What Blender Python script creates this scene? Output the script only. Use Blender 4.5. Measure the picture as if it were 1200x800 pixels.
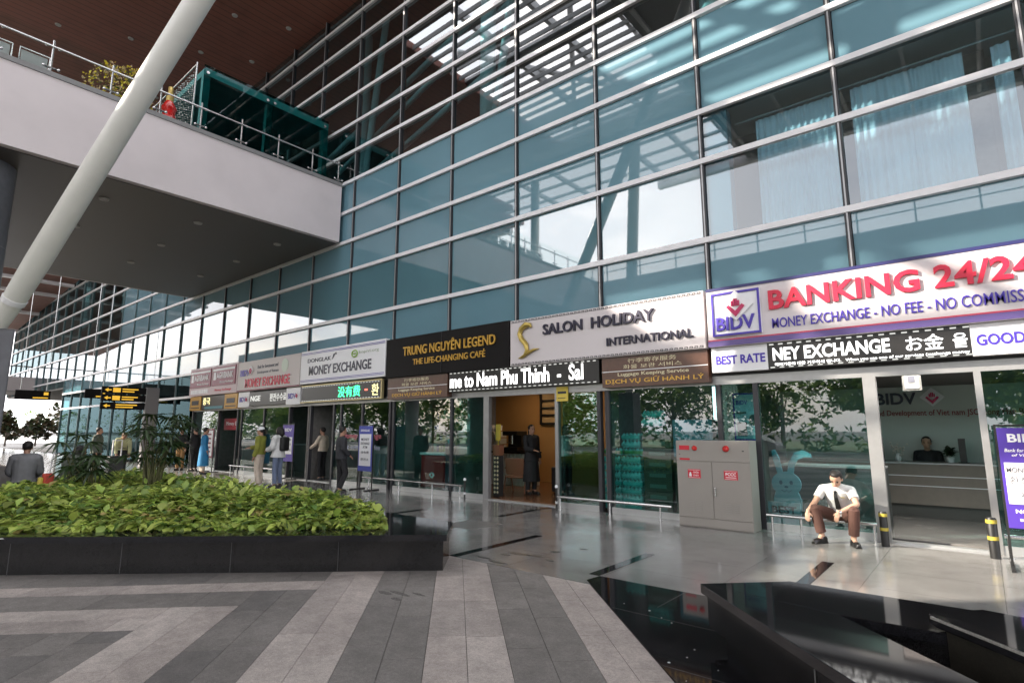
import bpy, bmesh, math, random
from mathutils import Vector, Matrix
R = math.radians
random.seed(7)
for _o in list(bpy.data.objects): bpy.data.objects.remove(_o)
SC = bpy.context.scene
COL = SC.collection

# ------------------------------------------------------------------ camera
cam = bpy.data.cameras.new('camera'); CAM = bpy.data.objects.new('camera', cam); COL.objects.link(CAM)
cam.sensor_fit = 'HORIZONTAL'; cam.sensor_width = 36.0; cam.lens = 36.0*654.2/1200.0
cam.clip_start = 0.05; cam.clip_end = 3000
CAM.location = (0, 0, 1.6)
_yaw, _pitch = R(-39.82), R(9.04)
_f = Vector((math.sin(_yaw)*math.cos(_pitch), math.cos(_yaw)*math.cos(_pitch), math.sin(_pitch)))
_r = Vector((math.cos(_yaw), -math.sin(_yaw), 0)); _u = _r.cross(_f)
CAM.rotation_euler = Matrix((_r, _u, -_f)).transposed().to_euler()
SC.camera = CAM

# ------------------------------------------------------------------ sky, sun, exposure
SUN_DIR = Vector((1.0, 0.90, -0.72)).normalized()      # the way the light travels
W = bpy.data.worlds.new('World'); SC.world = W; W.use_nodes = True
_nt = W.node_tree; _bg = _nt.nodes['Background']
_sky = _nt.nodes.new('ShaderNodeTexSky'); _sky.sky_type = 'NISHITA'; _sky.sun_disc = False
_sky.sun_elevation = math.asin(-SUN_DIR.z)
_sky.sun_rotation = math.atan2(-SUN_DIR.x, -SUN_DIR.y) % (2*math.pi)
_sky.dust_density = 3.0; _sky.air_density = 1.0; _sky.ozone_density = 1.0
# thin bright cloud over most of the sky
_tc = _nt.nodes.new('ShaderNodeTexCoord'); _mp = _nt.nodes.new('ShaderNodeMapping'); _mp.inputs['Scale'].default_value = (1.6, 1.6, 4.0)
_cn = _nt.nodes.new('ShaderNodeTexNoise'); _cn.inputs['Scale'].default_value = 1.5; _cn.inputs['Detail'].default_value = 7; _cn.inputs['Roughness'].default_value = .55
_nt.links.new(_tc.outputs['Generated'], _mp.inputs[0]); _nt.links.new(_mp.outputs[0], _cn.inputs['Vector'])
_cr = _nt.nodes.new('ShaderNodeMapRange'); _cr.inputs[1].default_value = .30; _cr.inputs[2].default_value = .56; _cr.inputs[3].default_value = .45; _cr.inputs[4].default_value = 1.0
_nt.links.new(_cn.outputs['Fac'], _cr.inputs[0])
_cm = _nt.nodes.new('ShaderNodeMix'); _cm.data_type = 'RGBA'; _cm.inputs[7].default_value = (8.6, 8.5, 8.8, 1)
_nt.links.new(_cr.outputs[0], _cm.inputs[0]); _nt.links.new(_sky.outputs['Color'], _cm.inputs[6])
_nt.links.new(_cm.outputs[2], _bg.inputs['Color']); _bg.inputs['Strength'].default_value = 0.15
_l = bpy.data.lights.new('sun', 'SUN'); _l.energy = 4.0; _l.angle = R(0.53); _l.color = (1.0, 0.90, 0.77)
_lo = bpy.data.objects.new('sun', _l); COL.objects.link(_lo)
_lo.rotation_euler = SUN_DIR.to_track_quat('-Z', 'Y').to_euler()
SC.view_settings.view_transform = 'Standard'; SC.view_settings.look = 'None'
SC.view_settings.exposure = 1.66; SC.view_settings.gamma = 1.0
SC.view_settings.use_curve_mapping = False
SC.cycles.max_bounces = 8; SC.cycles.transparent_max_bounces = 16; SC.cycles.glossy_bounces = 5
SC.cycles.diffuse_bounces = 4; SC.cycles.caustics_reflective = False; SC.cycles.caustics_refractive = False
SC.cycles.sample_clamp_indirect = 6.0

# ------------------------------------------------------------------ materials
MAT = {}
def mat(name, col=(.5,.5,.5), rough=.5, metal=0., noise=0., nscale=8., ior=1.5, emit=None, estr=0., coat=0., bump=0., bscale=60.):
    if name in MAT: return MAT[name]
    m = bpy.data.materials.new(name); m.use_nodes = True; MAT[name] = m
    nt = m.node_tree; b = nt.nodes['Principled BSDF']
    b.inputs['Base Color'].default_value = (*col, 1); b.inputs['Roughness'].default_value = rough
    b.inputs['Metallic'].default_value = metal; b.inputs['IOR'].default_value = ior
    b.inputs['Coat Weight'].default_value = coat; b.inputs['Coat Roughness'].default_value = .03
    if emit: b.inputs['Emission Color'].default_value = (*emit, 1); b.inputs['Emission Strength'].default_value = estr
    if noise or bump:
        tc = nt.nodes.new('ShaderNodeTexCoord')
    if noise:
        n = nt.nodes.new('ShaderNodeTexNoise'); n.inputs['Scale'].default_value = nscale; n.inputs['Detail'].default_value = 6
        nt.links.new(tc.outputs['Object'], n.inputs['Vector'])
        r = nt.nodes.new('ShaderNodeMapRange'); r.inputs[1].default_value = .3; r.inputs[2].default_value = .7
        r.inputs[3].default_value = 1-noise; r.inputs[4].default_value = 1+noise
        nt.links.new(n.outputs['Fac'], r.inputs[0])
        h = nt.nodes.new('ShaderNodeMix'); h.data_type = 'RGBA'; h.blend_type = 'MULTIPLY'; h.inputs[0].default_value = 1
        h.inputs[6].default_value = (*col, 1); nt.links.new(r.outputs[0], h.inputs[7])
        nt.links.new(h.outputs[2], b.inputs['Base Color'])
        rr = nt.nodes.new('ShaderNodeMapRange'); rr.inputs[3].default_value = max(0, rough*(1-noise)); rr.inputs[4].default_value = min(1, rough*(1+noise))
        nt.links.new(n.outputs['Fac'], rr.inputs[0]); nt.links.new(rr.outputs[0], b.inputs['Roughness'])
    if bump:
        n2 = nt.nodes.new('ShaderNodeTexNoise'); n2.inputs['Scale'].default_value = bscale; n2.inputs['Detail'].default_value = 4
        nt.links.new(tc.outputs['Object'], n2.inputs['Vector'])
        bp = nt.nodes.new('ShaderNodeBump'); bp.inputs['Strength'].default_value = bump; bp.inputs['Distance'].default_value = .01
        nt.links.new(n2.outputs['Fac'], bp.inputs['Height']); nt.links.new(bp.outputs[0], b.inputs['Normal'])
    return m

def glass(name, tint, ior=1.9, gcol=(.93,.97,1), wob=.0):
    """thin architectural glass: fresnel mix of a tinted see-through and a mirror"""
    if name in MAT: return MAT[name]
    m = bpy.data.materials.new(name); m.use_nodes = True; MAT[name] = m
    nt = m.node_tree; nt.nodes.clear()
    out = nt.nodes.new('ShaderNodeOutputMaterial'); mx = nt.nodes.new('ShaderNodeMixShader')
    t = nt.nodes.new('ShaderNodeBsdfTransparent'); t.inputs[0].default_value = (*tint, 1)
    g = nt.nodes.new('ShaderNodeBsdfGlossy'); g.inputs['Roughness'].default_value = 0.0; g.inputs[0].default_value = (*gcol, 1)
    fr = nt.nodes.new('ShaderNodeFresnel'); fr.inputs[0].default_value = ior
    geo = nt.nodes.new('ShaderNodeNewGeometry')
    ml = nt.nodes.new('ShaderNodeMath'); ml.operation = 'MULTIPLY'       # only the outer face of the sheet mirrors
    inv = nt.nodes.new('ShaderNodeMath'); inv.operation = 'SUBTRACT'; inv.inputs[0].default_value = 1
    nt.links.new(geo.outputs['Backfacing'], inv.inputs[1])
    nt.links.new(fr.outputs[0], ml.inputs[0]); nt.links.new(inv.outputs[0], ml.inputs[1])
    nt.links.new(ml.outputs[0], mx.inputs[0])
    nt.links.new(t.outputs[0], mx.inputs[1]); nt.links.new(g.outputs[0], mx.inputs[2])
    if wob:
        tc = nt.nodes.new('ShaderNodeTexCoord'); n = nt.nodes.new('ShaderNodeTexNoise'); n.inputs['Scale'].default_value = .45
        nt.links.new(tc.outputs['Object'], n.inputs['Vector'])
        bp = nt.nodes.new('ShaderNodeBump'); bp.inputs['Strength'].default_value = wob; bp.inputs['Distance'].default_value = .02
        nt.links.new(n.outputs['Fac'], bp.inputs['Height']); nt.links.new(bp.outputs[0], g.inputs['Normal'])
    nt.links.new(mx.outputs[0], out.inputs[0])
    return m

def emitm(name, col, s):
    return mat(name, (.01,.01,.01), .5, emit=col, estr=s)

def terrazzo(name, col, joint, rough, scale=(1/.8, 1/.8), dark=.75):
    m = mat(name, col, rough); nt = m.node_tree; b = nt.nodes['Principled BSDF']
    tc = nt.nodes.new('ShaderNodeTexCoord')
    br = nt.nodes.new('ShaderNodeTexBrick'); br.offset = 0; br.inputs['Scale'].default_value = 1.0
    br.inputs['Brick Width'].default_value = 1.14; br.inputs['Row Height'].default_value = .885
    br.inputs['Mortar Size'].default_value = .0025; br.inputs['Mortar Smooth'].default_value = 0
    br.inputs['Color1'].default_value = (*[c*1.05 for c in col], 1); br.inputs['Color2'].default_value = (*[c*.93 for c in col], 1)
    br.inputs['Mortar'].default_value = (*joint, 1)
    nt.links.new(tc.outputs['Object'], br.inputs['Vector'])
    v = nt.nodes.new('ShaderNodeTexNoise'); v.inputs['Scale'].default_value = 170; v.inputs['Detail'].default_value = 3
    nt.links.new(tc.outputs['Object'], v.inputs['Vector'])
    r = nt.nodes.new('ShaderNodeMapRange'); r.inputs[1].default_value = .35; r.inputs[2].default_value = .65; r.inputs[3].default_value = dark; r.inputs[4].default_value = 2-dark
    nt.links.new(v.outputs['Fac'], r.inputs[0])
    v2 = nt.nodes.new('ShaderNodeTexNoise'); v2.inputs['Scale'].default_value = 1.3; v2.inputs['Detail'].default_value = 8; v2.inputs['Roughness'].default_value = .65
    nt.links.new(tc.outputs['Object'], v2.inputs['Vector'])
    r2 = nt.nodes.new('ShaderNodeMapRange'); r2.inputs[1].default_value = .3; r2.inputs[2].default_value = .7; r2.inputs[3].default_value = .82; r2.inputs[4].default_value = 1.12
    nt.links.new(v2.outputs['Fac'], r2.inputs[0])
    mu = nt.nodes.new('ShaderNodeMath'); mu.operation = 'MULTIPLY'; nt.links.new(r.outputs[0], mu.inputs[0]); nt.links.new(r2.outputs[0], mu.inputs[1])
    h = nt.nodes.new('ShaderNodeMix'); h.data_type = 'RGBA'; h.blend_type = 'MULTIPLY'; h.inputs[0].default_value = 1
    nt.links.new(br.outputs['Color'], h.inputs[6]); nt.links.new(mu.outputs[0], h.inputs[7]); nt.links.new(h.outputs[2], b.inputs['Base Color'])
    r3 = nt.nodes.new('ShaderNodeMapRange'); r3.inputs[1].default_value = .3; r3.inputs[2].default_value = .7; r3.inputs[3].default_value = rough*.6; r3.inputs[4].default_value = rough*1.6
    nt.links.new(v2.outputs['Fac'], r3.inputs[0]); nt.links.new(r3.outputs[0], b.inputs['Roughness'])
    return m

def stone(name, col, rough=.55, speck=.35, sc=130):
    m = mat(name, col, rough); nt = m.node_tree; b = nt.nodes['Principled BSDF']
    tc = nt.nodes.new('ShaderNodeTexCoord')
    out = None
    for s, lo, hi in ((sc, 1-speck, 1+speck), (38, .84, 1.16), (7, .85, 1.15), (.9, .80, 1.2)):
        v = nt.nodes.new('ShaderNodeTexNoise'); v.inputs['Scale'].default_value = s; v.inputs['Detail'].default_value = 5; v.inputs['Roughness'].default_value = .6
        nt.links.new(tc.outputs['Object'], v.inputs['Vector'])
        r = nt.nodes.new('ShaderNodeMapRange'); r.inputs[1].default_value = .33; r.inputs[2].default_value = .67; r.inputs[3].default_value = lo; r.inputs[4].default_value = hi
        nt.links.new(v.outputs['Fac'], r.inputs[0])
        if out is None: out = r.outputs[0]
        else:
            mu = nt.nodes.new('ShaderNodeMath'); mu.operation = 'MULTIPLY'; nt.links.new(out, mu.inputs[0]); nt.links.new(r.outputs[0], mu.inputs[1]); out = mu.outputs[0]
    h = nt.nodes.new('ShaderNodeMix'); h.data_type = 'RGBA'; h.blend_type = 'MULTIPLY'; h.inputs[0].default_value = 1
    h.inputs[6].default_value = (*col, 1); nt.links.new(out, h.inputs[7]); nt.links.new(h.outputs[2], b.inputs['Base Color'])
    return m

def leafm(name, col, var=.35, trans=.35):
    if name in MAT: return MAT[name]
    m = bpy.data.materials.new(name); m.use_nodes = True; MAT[name] = m
    nt = m.node_tree; b = nt.nodes['Principled BSDF']; out = nt.nodes['Material Output']
    b.inputs['Roughness'].default_value = .45
    g = nt.nodes.new('ShaderNodeNewGeometry')
    r = nt.nodes.new('ShaderNodeMapRange'); r.inputs[3].default_value = 1-var; r.inputs[4].default_value = 1+var
    nt.links.new(g.outputs['Random Per Island'], r.inputs[0])
    h = nt.nodes.new('ShaderNodeMix'); h.data_type = 'RGBA'; h.blend_type = 'MULTIPLY'; h.inputs[0].default_value = 1
    h.inputs[6].default_value = (*col, 1); nt.links.new(r.outputs[0], h.inputs[7]); nt.links.new(h.outputs[2], b.inputs['Base Color'])
    t = nt.nodes.new('ShaderNodeBsdfTranslucent'); nt.links.new(h.outputs[2], t.inputs[0])
    mx = nt.nodes.new('ShaderNodeMixShader'); mx.inputs[0].default_value = trans
    nt.links.new(b.outputs[0], mx.inputs[1]); nt.links.new(t.outputs[0], mx.inputs[2]); nt.links.new(mx.outputs[0], out.inputs[0])
    return m

# ------------------------------------------------------------------ mesh building
ORG = {}
class MB:
    def __init__(s): s.v = []; s.f = []; s.m = []; s.sm = []
    def face(s, pts, mi=0, smooth=False):
        n = len(s.v); s.v += [tuple(p) for p in pts]; s.f.append(tuple(range(n, n+len(pts)))); s.m.append(mi); s.sm.append(smooth); return s
    def mesh(s, vs, fs, mi=0, smooth=False):
        n = len(s.v); s.v += [tuple(p) for p in vs]
        for f in fs: s.f.append(tuple(n+i for i in f)); s.m.append(mi); s.sm.append(smooth)
        return s
    def box(s, x0, y0, z0, x1, y1, z1, mi=0):
        x0, x1 = min(x0,x1), max(x0,x1); y0, y1 = min(y0,y1), max(y0,y1); z0, z1 = min(z0,z1), max(z0,z1)
        v = [(x0,y0,z0),(x1,y0,z0),(x1,y1,z0),(x0,y1,z0),(x0,y0,z1),(x1,y0,z1),(x1,y1,z1),(x0,y1,z1)]
        return s.mesh(v, [(3,2,1,0),(4,5,6,7),(0,1,5,4),(1,2,6,5),(2,3,7,6),(3,0,4,7)], mi)
    def obox(s, c, sz, M=None, mi=0):
        M = M or Matrix()
        hx, hy, hz = sz[0]/2, sz[1]/2, sz[2]/2; c = Vector(c)
        v = [c + M.to_3x3() @ Vector((a*hx, b*hy, d*hz)) for d in (-1,1) for a, b in ((-1,-1),(1,-1),(1,1),(-1,1))]
        return s.mesh(v, [(3,2,1,0),(4,5,6,7),(0,1,5,4),(1,2,6,5),(2,3,7,6),(3,0,4,7)], mi)
    def bar(s, p, q, w, h, mi=0):
        p, q = Vector(p), Vector(q); d = q-p; M = d.to_track_quat('X', 'Z').to_matrix()
        return s.obox((p+q)/2, (d.length, w, h), M, mi)
    def prism(s, poly, z0, z1, mi=0):
        n = len(poly)
        ar = sum(poly[i][0]*poly[(i+1)%n][1]-poly[(i+1)%n][0]*poly[i][1] for i in range(n))
        if ar < 0: poly = poly[::-1]
        v = [(x,y,z0) for x,y in poly] + [(x,y,z1) for x,y in poly]
        return s.mesh(v, [tuple(range(n-1,-1,-1)), tuple(range(n,2*n))] + [(i,(i+1)%n,n+(i+1)%n,n+i) for i in range(n)], mi)
    def extr(s, poly, y0, y1, mi=0):
        """outline in x,z pushed through y"""
        n = len(poly)
        ar = sum(poly[i][0]*poly[(i+1)%n][1]-poly[(i+1)%n][0]*poly[i][1] for i in range(n))
        if ar < 0: poly = poly[::-1]
        v = [(x,y0,z) for x,z in poly] + [(x,y1,z) for x,z in poly]
        return s.mesh(v, [tuple(range(n)), tuple(range(2*n-1,n-1,-1))] + [(n+i,n+(i+1)%n,(i+1)%n,i) for i in range(n)], mi)
    def tube(s, pts, rad, n=10, cap=True, mi=0, closed=False):
        pts = [Vector(p) for p in pts]; k = len(pts)
        if not hasattr(rad, '__len__'): rad = [rad]*k
        rings = []; t0 = (pts[1]-pts[0]).normalized()
        ref = Vector((0,0,1)) if abs(t0.z) < .9 else Vector((1,0,0))
        a = (ref - t0*ref.dot(t0)).normalized()
        for i in range(k):
            t = ((pts[min(i+1,k-1)]-pts[i]).normalized() + (pts[i]-pts[max(i-1,0)]).normalized())
            if t.length < 1e-6: t = t0.copy()
            t.normalize(); a = (a - t*a.dot(t)).normalized(); b = t.cross(a)
            rings.append([pts[i] + (a*math.cos(2*math.pi*j/n)+b*math.sin(2*math.pi*j/n))*rad[i] for j in range(n)])
        v = [p for r in rings for p in r]
        f = [(i*n+j, i*n+(j+1)%n, (i+1)*n+(j+1)%n, (i+1)*n+j) for i in range(k-1) for j in range(n)]
        s.mesh(v, f, mi, True)
        if cap:
            s.face(rings[0][::-1], mi); s.face(rings[-1], mi)
        return s
    def lathe(s, c, prof, n=16, mi=0, smooth=True):
        c = Vector(c)
        v = [c + Vector((r*math.cos(2*math.pi*j/n), r*math.sin(2*math.pi*j/n), z)) for r, z in prof for j in range(n)]
        k = len(prof)
        s.mesh(v, [(i*n+j, i*n+(j+1)%n, (i+1)*n+(j+1)%n, (i+1)*n+j) for i in range(k-1) for j in range(n)], mi, smooth)
        s.face([v[j] for j in range(n)][::-1], mi); s.face([v[(k-1)*n+j] for j in range(n)], mi); return s
    def ball(s, c, r, M=None, n=12, k=8, mi=0):
        if not hasattr(r, '__len__'): r = (r,r,r)
        c = Vector(c); M = M or Matrix.Identity(3); v = []; f = []
        for i in range(k+1):
            th = math.pi*i/k
            for j in range(n):
                ph = 2*math.pi*j/n
                v.append(c + M @ Vector((r[0]*math.sin(th)*math.cos(ph), r[1]*math.sin(th)*math.sin(ph), -r[2]*math.cos(th))))
        for i in range(k):
            for j in range(n):
                q = (i*n+j, i*n+(j+1)%n, (i+1)*n+(j+1)%n, (i+1)*n+j)
                f.append(q)
        return s.mesh(v, f, mi, True)
    def build(s, name, mats, parent=None, bevel=0, weld=False):
        if not isinstance(mats, (list, tuple)): mats = [mats]
        me = bpy.data.meshes.new(name)
        org = Vector((0,0,0))
        if parent is not None: org = ORG.get(parent.name, Vector((0,0,0)))
        me.from_pydata([tuple(Vector(p)-org) for p in s.v], [], s.f)
        for m in mats: me.materials.append(m)
        me.polygons.foreach_set('material_index', s.m); me.polygons.foreach_set('use_smooth', s.sm)
        if weld:
            bm = bmesh.new(); bm.from_mesh(me); bmesh.ops.remove_doubles(bm, verts=bm.verts, dist=1e-5); bm.to_mesh(me); bm.free()
        me.update()
        o = bpy.data.objects.new(name, me); COL.objects.link(o)
        if parent is not None: o.parent = parent
        ORG[o.name] = org
        if bevel:
            b = o.modifiers.new('bevel', 'BEVEL'); b.width = bevel; b.segments = 2; b.limit_method = 'ANGLE'
        return o

def tag(o, label=None, cat=None, group=None, kind=None):
    if label: o['label'] = label
    if cat: o['category'] = cat
    if group: o['group'] = group
    if kind: o['kind'] = kind
    return o
def thing(name, label, cat, loc=(0,0,0), group=None):
    o = bpy.data.objects.new(name, None); COL.objects.link(o); o.location = loc; o.empty_display_size = .2
    ORG[o.name] = Vector(loc)
    return tag(o, label, cat, group)
def kids(o): return [c for c in bpy.data.objects if c.parent == o]
CH = {}
def dup(root, loc, rz=0, label=None, group=None):
    r = root.copy(); COL.objects.link(r); r.location = loc; r.rotation_euler = (0,0,rz)
    if label: r['label'] = label
    if group: r['group'] = group
    for ch in list(root.children):
        c = ch.copy(); COL.objects.link(c); c.parent = r
        for g in list(ch.children):
            d = g.copy(); COL.objects.link(d); d.parent = c
    ORG[r.name] = Vector(loc)
    return r


def text(s, mt, parent, x, z, y, w=None, h=None, ext=.012, bold=0., name='lettering', axis='y', size=1.0, shear=0., align='l', space=1.0, squeeze=True):
    """letters standing on a wall that faces -Y (axis 'y') or +X (axis 'x'): left edge x, foot z, wall plane y"""
    cu = bpy.data.curves.new(name, 'FONT'); cu.body = s; cu.size = size; cu.extrude = .5; cu.offset = min(bold, .034)*.85; cu.shear = shear
    cu.space_character = space; cu.resolution_u = 3
    to = bpy.data.objects.new(name+'_tmp', cu); COL.objects.link(to)
    bpy.context.view_layer.update()
    dg = bpy.context.evaluated_depsgraph_get()
    me = bpy.data.meshes.new_from_object(to.evaluated_get(dg)); bpy.data.objects.remove(to)
    if not len(me.vertices): return None
    xs = [v.co.x for v in me.vertices]; ys = [v.co.y for v in me.vertices]
    x0, x1, y0, y1 = min(xs), max(xs), min(ys), max(ys)
    sy = (h/(y1-y0)) if h else None; sx = (w/(x1-x0)) if w else None
    if sx is None: sx = sy
    if sy is None: sy = sx
    org = ORG.get(parent.name, Vector((0,0,0))) if parent else Vector((0,0,0))
    off = {'l':0, 'c':-(x1-x0)*sx/2, 'r':-(x1-x0)*sx}[align]
    for v in me.vertices:
        a = (v.co.x-x0)*sx + off; b = (v.co.y-y0)*sy; c = (v.co.z+.5)*ext
        if axis == 'y': p = Vector((x+a, y-c, z+b))
        elif axis == 'x': p = Vector((y+c, x+a, z+b))
        v.co = p - org
    me.materials.clear(); me.materials.append(mt)
    o = bpy.data.objects.new(name, me); COL.objects.link(o)
    if parent: o.parent = parent
    ORG[o.name] = org
    return o
# ================================================================== ground and paving
m_asph = stone('asphalt', (.055,.055,.058), .85, .3, 60)
m_terr = terrazzo('terrazzo', (.235,.228,.218), (.10,.10,.10), .12, dark=.6)
m_black = stone('black_granite', (.012,.012,.014), .05, .5, 260)
m_blackm = stone('black_granite_face', (.014,.0135,.014), .16, .5, 200)
m_light = [stone('granite_light_%d' % i, c, .6, .42, 190) for i, c in enumerate([(.365,.322,.298), (.325,.288,.268), (.395,.352,.326)])]
m_dark = [stone('granite_dark_%d' % i, c, .6, .45, 190) for i, c in enumerate([(.172,.159,.149), (.142,.133,.127), (.20,.185,.173)])]
m_joint = mat('joint', (.085,.078,.073), .9)
m_stain = stone('stain', (.035,.033,.032), .35, .4, 40)

g = MB(); g.box(-700,-700,-.30,700,700,-.152); tag(g.build('ground', m_asph), kind='structure')
fl = MB(); fl.box(-95, 5.30, -.15, 14, 10.03, 0.0); tag(fl.build('terrazzo_floor', m_terr), kind='structure')
pb = MB(); pb.box(-95, -16.5, -.15, 14, 5.299, -.012); tag(pb.build('plaza_base', m_joint), kind='structure')

AX = Vector((-.7125,.7016)); BX = Vector((.7016,.7125))
def ab(a, b): p = AX*a + BX*b; return (p.x, p.y)
def clip(poly, nx, ny, c):          # keep nx*x+ny*y<=c
    out = []
    for i in range(len(poly)):
        p, q = poly[i], poly[(i+1) % len(poly)]
        dp, dq = nx*p[0]+ny*p[1]-c, nx*q[0]+ny*q[1]-c
        if dp <= 0: out.append(p)
        if dp*dq < 0:
            t = dp/(dp-dq); out.append((p[0]+(q[0]-p[0])*t, p[1]+(q[1]-p[1])*t))
    return out
slab = MB()
def slabs(a0, a1, b0, b1, dark, along):
    """lay stones in the band a0..a1 x b0..b1; 'along' is the long way of the band"""
    L = .93; rows = 2
    if along == 'a':
        wb = (b1-b0)/rows
        for r in range(rows):
            a = a0 - random.random()*L
            while a < a1:
                put(max(a,a0), min(a+L,a1), b0+r*wb, b0+(r+1)*wb, dark); a += L
    else:
        wa = (a1-a0)/rows if a1-a0 > .5 else a1-a0
        n = rows if a1-a0 > .5 else 1
        for r in range(n):
            b = b0 - random.random()*L
            while b < b1:
                put(a0+r*wa, a0+(r+1)*wa, max(b,b0), min(b+L,b1), dark); b += L
def put(a0, a1, b0, b1, dark):
    if a1-a0 < .02 or b1-b0 < .02: return
    e = .0022
    poly = [ab(a0+e,b0+e), ab(a0+e,b1-e), ab(a1-e,b1-e), ab(a1-e,b0+e)]
    poly = clip(poly, 0, 1, 5.296); poly = clip(poly, 1, 0, 12) if poly else poly
    if len(poly) >= 3:
        poly = clip(poly, 0, -1, 16)
    if len(poly) >= 3:
        slab.prism(poly, -.012, -.0005, (3 if dark else 0) + random.choice((0,0,1,2)))
BB = [-2.58,-1.98,-1.39,-.80,-.20,.40,.99,1.425]
AT = [5.12, 5.72, 6.20, 6.53]
slabs(3.0 if False else -8, AT[0], -8, BB[0], True, 'b') if False else None
# inner field: broad dark field crossed by more chevrons outward to the left and behind the camera
lv = [(AT[0], BB[0])]
a_, b_, dk = AT[0], BB[0], True
for k in range(14):
    na, nb = a_-.62, b_-.60
    slabs(na, a_, -16, nb, dk, 'b'); slabs(-12, a_, nb, b_, dk, 'a')
    a_, b_ = na, nb
    if k % 2 == 0 and k > 0: dk = not dk
    elif k == 0: pass
slabs(AT[0], AT[1], -16, BB[0], False, 'b'); slabs(-12, AT[1], BB[0], BB[1], False, 'a')
slabs(AT[1], AT[2], -16, BB[1], True, 'b');  slabs(-12, AT[2], BB[1], BB[2], True, 'a')
slabs(AT[2], AT[3], -16, BB[2], False, 'b'); slabs(-12, 8.5, BB[2], BB[3], False, 'a')
slabs(AT[3], 10.0, -16, BB[2], True, 'b')
for i in range(3, 7): slabs(-12, 12, BB[i], BB[i+1], i % 2 == 1, 'a')
tag(slab.build('granite_paving', m_light + m_dark), kind='structure')

# the flush black granite floor on the right, and black strips let into the terrazzo
bf = MB()
p_ = [ab(-12, 1.43), ab(6.27, 1.43), (-3.44, 5.65), (14, 5.65), (14, -10)]
bf.prism(p_, -.012, .004)
tag(bf.build('black_granite_floor', m_black), kind='structure')
st = MB()
for x, y0, y1 in ((-5.42,5.302,7.15), (-7.17,8.2,9.85), (-3.52,5.655,7.05), (-1.63,5.655,8.02), (-9.0,6.4,8.0), (-12.6,6.5,8.6), (.3,7.0,8.8)):
    st.box(x-.065, y0, -.001, x+.065, y1, .004)
tag(st.build('black_floor_strips', m_black), kind='structure')
sn = MB()
def blot(cx, cy, rx, ry, z=.0045):
    n = 18; ph = random.random()*6
    sn.prism([(cx+rx*math.cos(2*math.pi*i/n)*(1+.35*math.sin(3*i+ph)*random.random()), cy+ry*math.sin(2*math.pi*i/n)*(1+.35*math.cos(2*i+ph)*random.random())) for i in range(n)], z-.003, z)
for c in ((-4.85,5.95,.16,.05), (-4.62,6.0,.12,.035), (-4.95,5.8,.08,.02), (-4.55,6.35,.07,.05), (-4.35,6.75,.06,.02), (-5.05,5.5,.09,.03), (-4.75,5.42,.13,.02), (-4.3,5.9,.05,.02)): blot(*c)
tag(sn.build('floor_stains', m_stain), kind='structure')
pv = MB(); _s = sn; sn = pv
for c in ((-4.75,3.72,.10,.035),(-4.62,3.80,.14,.03),(-4.5,3.66,.07,.03),(-4.45,3.9,.09,.02)): blot(c[0],c[1],c[2],c[3],.0012)
tag(pv.build('paving_stains', stone('paving_stain', (.10,.092,.087), .7, .5, 60)), kind='structure')
jn = MB()
for k in range(9):
    p0_ = ab(6.0-k*1.2, 1.45); jn.prism([(p0_[0],p0_[1]), (p0_[0]+.004,p0_[1]+.004), (p0_[0]+9,p0_[1]+9*1.0), (p0_[0]+8.996,p0_[1]+8.996)], .0035, .0046) if k and p0_[1]+9 < -5 else None
for x in (-2.45,-1.25,-.05,1.15): jn.box(x-.002, 5.02, .003, x+.002, 5.64, .0046)
for y in (4.75,3.85,2.95): jn.box(-5.2-(y-5.6)*0+max(0,0)+ (1.72-(y-3.64)*1.0) - 0.0, y-.002, .003, 3, y+.002, .0046) if False else jn.box(-1.69-(y-3.65)+.03, y-.002, .003, 3, y+.002, .0046)
tag(jn.build('black_floor_joints', mat('joint_grey', (.06,.06,.06), .6)), kind='structure')
ms = MB(); ms.box(-7.3, 6.85, .0, -6.55, 7.6, .004); tag(ms.build('floor_inlay', stone('inlay', (.17,.165,.16), .3, .2)), kind='structure')

# road, far pavement and lawn on the other side (seen in the glass)
m_road = stone('road', (.06,.06,.062), .8, .3, 50); m_lawn = stone('lawn', (.05,.09,.025), .9, .5, 12)
rd = MB(); rd.box(-160,-27,-.15,90,-17,-.11); tag(rd.build('road', m_road), kind='structure')
kb = MB(); kb.box(-160,-27.25,-.15,90,-27.0,.02); kb.box(-160,-17.0,-.15,90,-16.55,.0); tag(kb.build('kerb', mat('kerb', (.4,.4,.39), .8, noise=.2)), kind='structure')
rm = MB()
for i in range(-26, 15): rm.box(i*6, -22.1, -.112, i*6+3, -21.95, -.105)
tag(rm.build('road_marking', mat('road_paint', (.75,.75,.72), .6)), kind='structure')
lw = MB(); lw.box(-160,-75,-.15,90,-27.26,-.03); tag(lw.build('lawn', m_lawn), kind='structure')
fp = MB(); fp.box(-260,-40,-.15,-95.01,40,-.02); tag(fp.build('far_pavement', stone('far_concrete', (.45,.44,.42), .8, .15)), kind='structure')

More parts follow.
